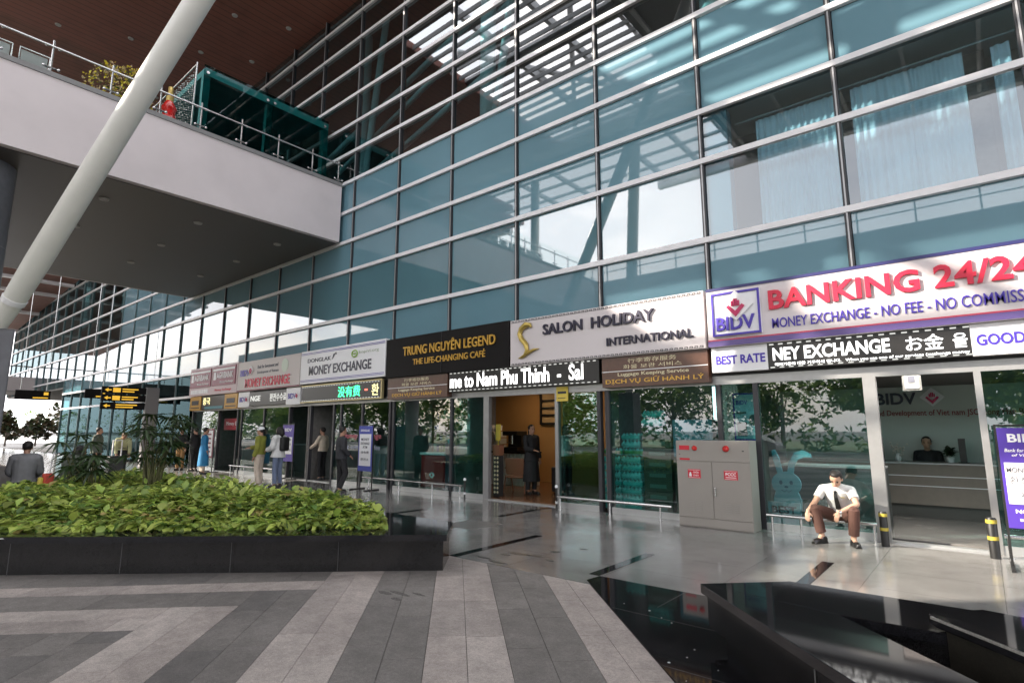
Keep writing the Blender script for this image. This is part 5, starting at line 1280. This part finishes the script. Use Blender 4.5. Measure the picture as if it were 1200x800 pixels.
def person(label, loc, rz, J=None, top=None, trousers=None, shoes=None, skin=None, hair='short', sleeve=.55, vox=.013, look=(0,-1,-.05), up=(0,0,1), female=False, skirt=None, hem=.0, cap=None, hands=None, hatmat=None, tie=False, extra=None, scale=1.0, group=None, leglen=1.0, loose=0., jacket=0.):
    j = dict(STAND); j.update(J or {}); j = {k: Vector(v) for k, v in j.items()}
    skin = skin or m_skin; shoes = shoes or m_shoe
    t = thing('person', label, 'person', (0,0,0), group)
    side = (j['shL']-j['shR']).normalized(); hside = (j['hiL']-j['hiR']).normalized()
    w = .9 if female else 1.0
    def torso(b, e=0., hipe=0.):
        p = [j['pel']-(j['wai']-j['pel'])*.45, j['pel'], j['wai'], j['che'], j['che'].lerp(j['nec'],.55), j['nec']-(j['nec']-j['che'])*.12, j['nec']]
        ring_sweep(b, p, [(.10+e)*1, .158*(1.04 if female else 1)+e, .138*w+e, .162*w+e, .168*w+e, .10*w+e, .055+e*.6], [.085+e, .108+e, .098+e, .112+e, .098+e, .068+e, .05+e*.6], side)
    b = MB(); torso(b)
    for s_ in 'RL':
        capsule(b, j['sh'+s_], j['el'+s_], .050*w, .038*w); capsule(b, j['el'+s_], j['wr'+s_], .039*w, .026*w, .003)
        capsule(b, j['hi'+s_], j['kn'+s_], .083*w, .056*w); capsule(b, j['kn'+s_], j['an'+s_], .056*w, .037*w, .007)
        capsule(b, j['nec']-(j['nec']-j['che'])*.25, j['sh'+s_], .052, .05)
        an = j['an'+s_]; ft = Vector((j.get('ft'+s_) or (an+Vector((.02 if s_=='L' else -.02,-.15,-.05)))))
        capsule(b, an, an+(ft-an)*.3, .036, .03)
        h = (hands or {}).get(s_, ((0,-1,0) if abs(j['wr'+s_].z-j['el'+s_].z) > .1 else (0,0,1), .5))
        hand(b, j['wr'+s_], j['el'+s_], h[0], h[1], 1 if s_ == 'R' else -1, .0085 if vox < .009 else .011)
    capsule(b, j['nec']-(j['hea']-j['nec'])*.3, j['hea']-(j['hea']-j['nec'])*.25, .054, .052)
    M, sx, fx, ux = head_parts(b, j['hea'], look, up)
    remesh(b, 'body', skin, t, vox, 3 if vox < .009 else 4)
    hc = j['hea']
    # eyes, brows, mouth
    b = MB()
    for q in (-1, 1):
        b.ball(hc+sx*q*.031+fx*.083+ux*.012, (.013,.008,.006), M, 8, 6); b.ball(hc+sx*q*.033+fx*.086+ux*.032, (.019,.007,.004), M, 8, 6)
    b.build('eyes', m_eye, t)
    b = MB(); b.ball(hc+fx*.0935-ux*.058, (.022,.006,.005), M, 8, 6); b.build('lips', m_lip, t)
    # hair
    b = MB(); b.ball(hc+ux*.040-fx*.016, (.084,.094,.096), M, 18, 12)
    if hair == 'short':
        b.ball(hc+ux*.105+fx*.012, (.058,.055,.030), M, 12, 8)
    elif hair in ('long', 'tail', 'bob'):
        L = {'long': .36, 'tail': .26, 'bob': .16}[hair]
        bk = hc - fx*.07
        b.tube([hc+ux*.05-fx*.04, bk, bk-Vector((0,0,L*.5))-fx*.02, bk-Vector((0,0,L))], [.085,.088 if hair != 'tail' else .05,.085 if hair != 'tail' else .04,.05 if hair != 'tail' else .02], 12)
        if hair != 'tail':
            for q in (-1,1): b.tube([hc+sx*q*.07+ux*.03, hc+sx*q*.085-fx*.01-ux*.05, hc+sx*q*.085-fx*.01-Vector((0,0,L*.7))], [.03,.035,.02], 10)
    elif hair == 'bun': b.ball(hc-fx*.10+ux*.05, .045, None, 10, 8)
    ho = remesh(b, 'hair', m_hair, t, max(.008, vox*.8), 2)
    # cut the hair away from the face
    bm = bmesh.new(); bm.from_mesh(ho.data)
    bad = [v for v in bm.verts if (v.co-hc).dot(fx) > .030 and (v.co-hc).dot(ux) < .085 and abs((v.co-hc).dot(sx)) < .078]
    bmesh.ops.delete(bm, geom=bad, context='VERTS'); bm.to_mesh(ho.data); bm.free()
    sol = ho.modifiers.new('thick', 'SOLIDIFY'); sol.thickness = .004
    if cap:
        b = MB(); b.ball(hc+ux*.062-fx*.008, (.090,.102,.082), M, 16, 10)
        b.obox(hc+ux*.062+fx*.125, (.13,.10,.010), M.to_4x4())
        remesh(b, 'cap', cap, t, .010, 2)
    if top:
        b = MB(); e = .014+loose
        p = [j['pel'].lerp(j['wai'],-hem), j['pel'].lerp(j['wai'],.3), j['wai'], j['che'], j['che'].lerp(j['nec'],.55), j['nec']-(j['nec']-j['che'])*.12, j['nec']-(j['nec']-j['che'])*.03]
        ring_sweep(b, p, [.165+e+loose, .155+e, .142*w+e, .164*w+e, .170*w+e, .105*w+e, .062], [.118+e+loose, .112+e, .104+e, .114+e, .10+e, .07+e, .058], side)
        for s_ in 'RL':
            capsule(b, j['nec']-(j['nec']-j['che'])*.25, j['sh'+s_], .052+e, .05+e)
            if sleeve <= 1:
                q = j['sh'+s_].lerp(j['el'+s_], sleeve); b.tube([j['sh'+s_]-(q-j['sh'+s_]).normalized()*.03, j['sh'+s_], q], [.045+e,.052*w+e,.050*w+e], 14)
            else:
                capsule(b, j['sh'+s_], j['el'+s_], .052*w+e, .043*w+e); b.tube([j['el'+s_]-(j['wr'+s_]-j['el'+s_])*.05, j['el'+s_].lerp(j['wr'+s_],.5), j['el'+s_].lerp(j['wr'+s_],.96)], [.043*w+e,.040*w+e,.034*w+e], 12)
        remesh(b, 'shirt' if not jacket else 'jacket', top, t, vox, 3)
    if skirt:
        b = MB(); d = Vector((0,0,-1))
        ring_sweep(b, [j['wai'], j['pel'], j['pel']+d*.3, j['pel']+d*.62], [.155,.185,.21,.24], [.12,.15,.17,.19], hside)
        remesh(b, 'dress_skirt', skirt, t, vox, 3)
    if trousers:
        b = MB(); e = .013
        ring_sweep(b, [j['pel']-(j['wai']-j['pel'])*.5, j['pel'], j['pel'].lerp(j['wai'],.55)], [.11+e,.160+e,.145+e], [.09+e,.112+e,.103+e], hside)
        for s_ in 'RL':
            capsule(b, j['hi'+s_], j['kn'+s_], .086*w+e, .060*w+e)
            b.tube([j['kn'+s_]-(j['an'+s_]-j['kn'+s_])*.05, j['kn'+s_].lerp(j['an'+s_],.4), j['kn'+s_].lerp(j['an'+s_],.93*leglen)], [.060*w+e,.060*w+e,.056*w+e], 14)
        remesh(b, 'trousers', trousers, t, vox, 3)
    for s_ in 'RL':
        an = j['an'+s_]; ft = Vector((j.get('ft'+s_) or (an+Vector((.02 if s_=='L' else -.02,-.15,-.05)))))
        dd = (ft-an); dd.z = 0; dd.normalize(); base = Vector((an.x, an.y, 0)); sd = Vector((-dd.y, dd.x, 0))
        b = MB(); MM = Matrix((sd, dd, Vector((0,0,1)))).transposed()
        b.ball(base-dd*.02+Vector((0,0,.048)), (.045,.075,.055), MM, 12, 8); b.ball(base+dd*.10+Vector((0,0,.038)), (.046,.10,.04), MM, 12, 8); b.ball(base+Vector((0,0,.07)), (.042,.05,.045), MM, 12, 8)
        b.obox(base+dd*.055+Vector((0,0,.010)), (.08,.26,.02), MM.to_4x4())
        remesh(b, 'shoe', shoes, t, .009, 2)
    if extra: extra(t, j, sx, fx, ux)
    t.location = loc; t.rotation_euler = (0,0,rz); t.scale = (scale,)*3
    return t
def cloth(n, c, r=.8): 
    return mat(n, c, r, noise=.12, nscale=7, bump=.35, bscale=22)
c_white = cloth('shirt_white', (.62,.62,.61)); c_brown = cloth('trousers_brown', (.085,.036,.026)); c_black = cloth('cloth_black', (.014,.014,.016))
c_dark = cloth('suit_charcoal', (.026,.027,.032)); c_olive = cloth('top_olive', (.22,.23,.035)); c_beige = cloth('trousers_beige', (.56,.47,.38)); c_denim = cloth('denim', (.15,.19,.29))
c_blue = cloth('tunic_blue', (.025,.20,.42)); c_tan = cloth('trousers_tan', (.32,.18,.07)); c_cream = cloth('shirt_cream', (.62,.53,.42)); c_grey = cloth('jacket_grey', (.20,.20,.21)); c_pale = cloth('top_pale_yellow', (.45,.45,.25)); c_greyg = cloth('jacket_green_grey', (.10,.115,.095))

def man_extra(t, j, sx, fx, ux):
    ch = j['che']; nk = j['nec']; wa = j['wai']
    fr = Vector((0,-1,0))
    b = MB()
    up = (nk-ch).normalized(); side = Vector((1,0,0)); out = side.cross(up).normalized()
    if out.y > 0: out = -out
    p0 = nk+out*.100-up*.045; p1 = ch.lerp(nk,.3)+out*.142; p2 = ch+out*.140-up*.06; p3 = wa+out*.122+up*.03
    for a, c, w0, w1 in ((p0,p1,.018,.024),(p1,p2,.024,.03),(p2,p3,.03,.036)):
        b.mesh([a-side*w0+out*.004,a+side*w0+out*.004,c+side*w1+out*.004,c-side*w1+out*.004,a-side*w0-out*.01,a+side*w0-out*.01,c+side*w1-out*.01,c-side*w1-out*.01], [(0,3,2,1),(4,5,6,7),(0,1,5,4),(1,2,6,5),(2,3,7,6),(3,0,4,7)])
    b.ball(p0+out*.006, (.022,.014,.018), None, 8, 6); b.build('tie', m_blk, t)
    b = MB(); M4 = Matrix((side, out, up)).transposed().to_4x4()
    for q in (-1,1): b.obox(nk+out*.066-up*.045+side*q*.032, (.05,.014,.045), M4 @ Matrix.Rotation(q*R(28),4,'Y'))
    b.build('collar', c_white, t)
    b = MB(); q = ch.lerp(nk,.25)+out*.118+side*.085; b.obox(q, (.05,.006,.014), M4); b.build('name_badge', mat('brass_trim', (.5,.42,.22), .35), t)
    b = MB(); w = j['wrL']; d = (j['elL']-w).normalized(); b.tube([w+d*.005,w+d*.035], [.031,.031], 14); b.build('wrist_watch', m_steel, t)
person('man in white short sleeved shirt, dark tie and brown trousers sitting on the low rail', (-1.74,9.60,0), 0,
    J=dict(pel=(0,.10,.375), wai=(0,.075,.50), che=(0,-.03,.665), nec=(-.005,-.12,.815), hea=(.03,-.215,.91),
        shR=(-.18,-.08,.745), elR=(-.285,-.20,.545), wrR=(-.345,-.36,.435), shL=(.18,-.08,.745), elL=(.265,-.235,.565), wrL=(.055,-.395,.455),
        hiR=(-.09,.07,.355), knR=(-.265,-.295,.47), anR=(-.20,-.275,.095), hiL=(.09,.07,.355), knL=(.235,-.315,.485), anL=(.195,-.27,.095), ftR=(-.27,-.41,.03), ftL=(.27,-.42,.03)),
    top=c_white, trousers=c_brown, skin=m_skin2, hair='short', sleeve=.62, vox=.0068, look=(-.14,-1,-.95), up=(.05,-.8,1), hands={'R': ((0,-1,.4), ((-.05,-.25,-1), .7)), 'L': ((-.3,-1,.3), ((-.35,-.2,-1), .8))}, extra=man_extra, leglen=.93)
# bank clerk, café people
person('woman with dark hair seated behind the bank counter', (-.88,13.75,-.22), R(0), top=c_dark, trousers=c_black, hair='bun', sleeve=.6, female=True, skin=m_skin2)
person('woman in black with long hair standing at the café counter', (-8.75,11.25,.04), R(75), J=dict(elR=(-.2,-.06,1.12), wrR=(-.12,-.28,1.08)), skirt=c_black, top=c_black, trousers=c_black, hair='tail', sleeve=2, female=True, hem=1.0, loose=.015)
person('café worker in white top and dark trousers beside the woman in black', (-7.95,11.6,.04), R(70), top=c_white, trousers=c_black, hair='tail', female=True)
# passengers outside
person('man in cream shirt and black trousers in the exchange shop doorway', (-16.75,10.35,0), R(-70), J=dict(elL=(.26,-.08,1.15), wrL=(.24,-.30,1.02)), top=c_cream, trousers=c_black, sleeve=2)
def lanyard(t, j, sx, fx, ux):
    b = MB(); b.tube([(.0,-.14,1.36),(.02,-.15,1.1),(0,-.14,.9)], .006, 6); b.box(-.03,-.165,.84,.05,-.15,.92); b.build('lanyard', m_whitep, t)
person('man in charcoal jacket with a hanging white strap walking before the blue stand', (-13.06,8.64,0), R(165), J=dict(knR=(-.10,-.10,.50), anR=(-.10,.06,.09), anL=(.10,-.02,.085), wrR=(-.20,-.16,.95), elR=(-.23,.02,1.11)), top=c_dark, trousers=c_black, sleeve=2, jacket=1, hem=.5, loose=.01, extra=None)
person('person in olive top, beige trousers and white cap', (-16.05,7.92,0), R(-55), J=dict(elR=(-.20,-.12,1.13), wrR=(-.10,-.36,1.10), anL=(.13,.10,.085), knL=(.11,.0,.49)), top=c_olive, trousers=c_beige, shoes=m_shoew, cap=m_whitep, sleeve=2, loose=.01)
def backpack(t, j, sx, fx, ux):
    b = MB(); b.box(-.14,.12,1.02,.14,.27,1.42); b.build('backpack', m_blk, t, bevel=.05)
person('woman in loose white blouse and blue jeans carrying a black backpack', (-15.55,8.22,0), R(-70), J=dict(elR=(-.22,-.10,1.12), wrR=(-.05,-.25,1.12), elL=(.24,-.02,1.12), wrL=(.2,-.22,1.05)), top=c_white, trousers=c_denim, hair='bob', sleeve=2, female=True, loose=.03, hem=.6, extra=backpack)
person('person in long bright blue tunic over pale trousers, seen from behind', (-22.2,8.85,0), R(170), top=c_blue, trousers=c_beige, hair='short', sleeve=2, skirt=c_blue, female=True)
person('person in black top, tan trousers and dark cap beside the far bank', (-25.2,9.15,0), R(40), top=c_black, trousers=c_tan, sleeve=2, cap=m_blk, J=dict(wrR=(-.1,-.25,1.1), elR=(-.2,-.06,1.12)))
person('person all in black with a brimmed cap leaning on the far bank front', (-24.35,9.35,0), R(-60), top=c_black, trousers=c_black, sleeve=2, cap=m_blk, J=dict(wrL=(.1,-.3,1.12), elL=(.2,-.06,1.12)))
person('person in dark green jacket and black trousers standing left of the grey sign post', (-23.0,5.75,0), R(150), top=c_greyg, trousers=c_black, sleeve=2, loose=.03, hem=.6)
person('person in pale yellow top bending over luggage', (-22.6,6.35,0), R(80), J=dict(che=(0,-.16,1.22), nec=(0,-.28,1.34), hea=(0,-.38,1.42), shR=(-.17,-.25,1.29), shL=(.17,-.25,1.29), elR=(-.2,-.30,1.03), wrR=(-.18,-.42,.82), elL=(.2,-.30,1.03), wrL=(.18,-.42,.82)), top=c_pale, trousers=c_black, sleeve=2)
SEAT = dict(pel=(0,.0,.53), wai=(0,-.0,.67), che=(0,-.02,.86), nec=(0,-.03,1.03), hea=(0,-.06,1.17), shR=(-.17,-.02,.975), shL=(.17,-.02,.975), elR=(-.22,-.10,.72), wrR=(-.15,-.30,.64), elL=(.22,-.10,.72), wrL=(.15,-.30,.64),
    hiR=(-.09,-.02,.51), hiL=(.09,-.02,.51), knR=(-.12,-.42,.50), knL=(.12,-.42,.50), anR=(-.12,-.44,.09), anL=(.12,-.44,.09))
person('person in grey jacket with black hair sitting at the left edge, seen from behind', (-14.15,2.42,.10), R(-105), J=SEAT, top=c_grey, trousers=c_black, sleeve=2, loose=.02)
person('person in dark grey green jacket sitting behind the planter', (-14.0,3.1,.05), R(200), J=dict(SEAT, hea=(.0,-.16,1.12), nec=(0,-.10,1.02)), top=c_greyg, trousers=c_black, sleeve=2, hair='bob', loose=.03)
# ================================================================== plants, luggage, far background
def fan_palm(label, x, y, z, H, n, seed, spread=.5, mi=None):
    rr = random.Random(seed); t = thing('palm_plant', label, 'palm', (x,y,z), 'fan palms in the planter')
    st = MB(); fo = MB()
    for k in range(n):
        th = rr.uniform(0,6.283); h = H*rr.uniform(.45,1.0); r = spread*rr.uniform(.3,1.0)
        b0 = Vector((x+rr.gauss(0,.06), y+rr.gauss(0,.06), z)); tip = Vector((x+math.cos(th)*r, y+math.sin(th)*r, z+h))
        mid = b0.lerp(tip,.55)+Vector((0,0,.12)); st.tube([b0, mid, tip], [.014,.009,.005], 6)
        d = (tip-mid).normalized()
        s = d.orthogonal().normalized(); 
        out = Vector((math.cos(th),math.sin(th),-.15)).normalized(); sd = out.cross(Vector((0,0,1))).normalized()
        nf = rr.randint(8,11)
        for q in range(nf):
            a = (q/(nf-1)-.5)*R(230); dr = (out*math.cos(a)+sd*math.sin(a)+Vector((0,0,rr.uniform(-.25,.15)))).normalized()
            leaf(fo, tip, dr, rr.uniform(.30,.44), .024, rr.uniform(.05,.16), rr.choice((0,0,1)))
    fo.build('fronds', [leafm('palm_green', (.045,.085,.028), .35), leafm('palm_deep', (.028,.055,.02), .35)], t)
    st.build('stems', mat('palm_stem', (.10,.10,.04), .7), t); return t
fan_palm('tall fan palm with spiky fronds in front of the direction sign post', -11.5, 3.75, .42, 1.5, 30, 1, .42)
fan_palm('low loose fan palm left of the tall one', -11.9, 2.95, .42, .75, 9, 2, .3)
fan_palm('thin dark fan palm near the seated people', -12.6, 2.85, .42, 1.1, 9, 4, .3)
t = thing('suitcase', 'black suitcase with long pale handle beside the bending person', 'suitcase', (-21.9,5.95,0))
b = MB(); b.box(-22.1,5.8,.07,-21.75,6.25,.78); b.build('shell', m_blk, t, bevel=.04)
b = MB(); b.tube([(-21.9,5.9,.78),(-21.9,5.9,1.28),(-21.9,6.15,1.28),(-21.9,6.15,.78)], .022, 6); b.build('handle', m_alu, t)
for dx in (-.12,.12):
    for dy in (5.88,6.17):
        b = MB(); b.ball((-21.92+dx,dy,.045), .045, n=8, k=6); b.build('wheel', m_blk, t)
t = thing('carrier_bag', 'small red and yellow bag with a pale upright handle on the planter rim', 'bag', (-12.6,2.55,.43))
b = MB(); b.box(-12.70,2.42,.434,-12.52,2.56,.86); b.build('red_side', mat('bag_red', (.50,.05,.03), .6), t, bevel=.02)
b = MB(); b.box(-12.68,2.36,.434,-12.54,2.418,.80); b.build('yellow_side', mat('bag_yellow', (.50,.40,.06), .6), t, bevel=.02)
b = MB(); b.tube([(-12.61,2.50,.86),(-12.61,2.53,1.22)], .012, 6); b.build('handle', m_alu, t)

# leafy trees across the road: only met as one mass mirrored in the glass
def crown_into(b, x, y, z0, h, r, n, rr, ms):
    for k in range(n):
        u = rr.random(); th = rr.uniform(0,6.283); zz = z0+h*u
        rad = r*math.sin(math.pi*min(1,max(.05,u*.9+.08)))*(.55+.45*rr.random())
        rad *= 1+.25*math.sin(3*th+u*7)
        c = Vector((x+rad*math.cos(th), y+rad*math.sin(th), zz)); a = Vector((rr.gauss(0,1),rr.gauss(0,1),rr.gauss(0,.7))).normalized(); e = a.orthogonal().normalized(); s = rr.uniform(.14,.34)
        b.face([c-a*s, c-e*s*.5, c+a*s, c+e*s*.5], rr.choice(ms))
rr = random.Random(21); cr = MB(); 
for k in range(30):
    x = -120 + k*5.6 + rr.uniform(-2,2); y = rr.uniform(-37,-30); h = rr.uniform(7.5,11)
    cr.tube([(x,y,-.1),(x+.1,y,h*.35),(x+.3,y+.2,h*.7)], [.2,.15,.07], 8, mi=3)
    for q in range(5): 
        th = rr.uniform(0,6.28); cr.tube([(x+.1,y,h*.25),(x+math.cos(th)*2.2,y+math.sin(th)*2.2,h*.6)], [.08,.03], 6, mi=3)
    for q in range(11): crown_into(cr, x+rr.gauss(0,2.1), y+rr.gauss(0,1.5), h*rr.uniform(.10,.6), h*rr.uniform(.25,.4), rr.uniform(1.3,2.3), 260, rr, (0,0,1,2))
for k in range(46): crown_into(cr, -110+k*4.0, -28.6+rr.uniform(-.5,.5), -.1, 2.6, 1.9, 200, rr, (0,1,1,2))
tl = cr.build('tree_line', [leafm('tree_mid', (.12,.20,.04), .4, .45), leafm('tree_deep', (.04,.085,.025), .4, .3), leafm('tree_light', (.20,.28,.06), .4, .5), mat('bark', (.13,.10,.08), .9, noise=.2)])
tag(tl, 'line of leafy roadside trees mirrored in the shop windows', 'trees', kind='stuff')

# white car on the road, mirrored in the bank window
def car(label, x, y, paint):
    t = thing('parked_car', label, 'car', (x,y,-.11))
    pr = [(-2.1,.45),(-2.12,.75),(-1.95,.92),(-1.0,1.0),(-.45,1.42),(.85,1.46),(1.55,1.05),(2.05,.95),(2.12,.7),(2.1,.42),(1.0,.3),(-1.0,.3)]
    b = MB(); b.extr([(x+a,c-.11) for a, c in pr], y-.85, y+.85); b.build('body', paint, t, bevel=.05)
    b = MB()
    for yy in (y-.862,y+.852): b.extr([(x+a,c-.11) for a, c in ((-.85,1.02),(-.42,1.36),(.15,1.39),(.15,1.02))], yy, yy+.01); b.extr([(x+a,c-.11) for a, c in ((.22,1.02),(.22,1.39),(.8,1.39),(1.3,1.05))], yy, yy+.01)
    b.build('window', m_blackm, t)
    for wx in (-1.3,1.3):
        for wy in (y-.87,y+.67):
            b = MB(); b.tube([(x+wx,wy,.22),(x+wx,wy+.2,.22)], .33, 18); w = b.build('wheel', m_blk, t); b = MB(); b.tube([(x+wx,wy-.01,.22),(x+wx,wy+.21,.22)], .19, 14); b.build('rim', m_alug, w)
    for sx in (-2.13,2.08):
        for yy in (y-.7,y+.45):
            b = MB(); b.box(x+sx,yy,.58,x+sx+.05,yy+.28,.72); b.build('lamp', m_whitep, t)
car('white car standing on the road, mirrored in the bank window', -12.5, -20.0, mat('car_white', (.7,.7,.7), .2, coat=.5))
car('dark car standing on the road, mirrored in the café window', -36.0, -19.6, mat('car_dark', (.06,.065,.075), .2, coat=.5))

# bright far end at the left: clipped shrubs before an open forecourt, trees beyond
for k, (x, y, h, r) in enumerate(((-76,11.2,3.6,1.3),(-75,13.4,3.3,1.2),(-74,15.6,4.2,1.5),(-79,17.6,4.4,1.6))):
    t = thing('clipped_shrub', ['dark clipped shrub farthest left in the bright opening','second dark clipped shrub in the bright opening','third dark clipped shrub, larger and brownish','dark shrub at the right end of the bright opening'][k], 'shrub', (x,y,0), 'shrubs before the far forecourt')
    b = MB(); rr = random.Random(50+k); 
    for q in range(5): crown_into(b, x+rr.gauss(0,r*.45), y+rr.gauss(0,r*.55), rr.uniform(.5,1.8), h*rr.uniform(.35,.7), r*rr.uniform(.45,.8), 150, rr, (0,1))
    b.build('crown', [leafm('shrub_dark', (.03,.045,.02)), leafm('shrub_brown', (.07,.05,.025))], t)
    b = MB(); b.tube([(x,y,0),(x,y,2.2)], [.09,.06], 8); b.build('trunk', MAT['bark'], t)
b = MB(); rr = random.Random(77)
for k in range(16):
    x = -150-rr.random()*40; y = -60+k*9; crown_into(b, x, y, .5, rr.uniform(5,9), rr.uniform(4,6), 500, rr, (0,1,2))
tag(b.build('far_tree_line', [leafm('tree_mid', None or (.065,.12,.03)), MAT['tree_deep'], MAT['tree_light']]), 'distant trees beyond the bright left end', 'trees', kind='stuff')
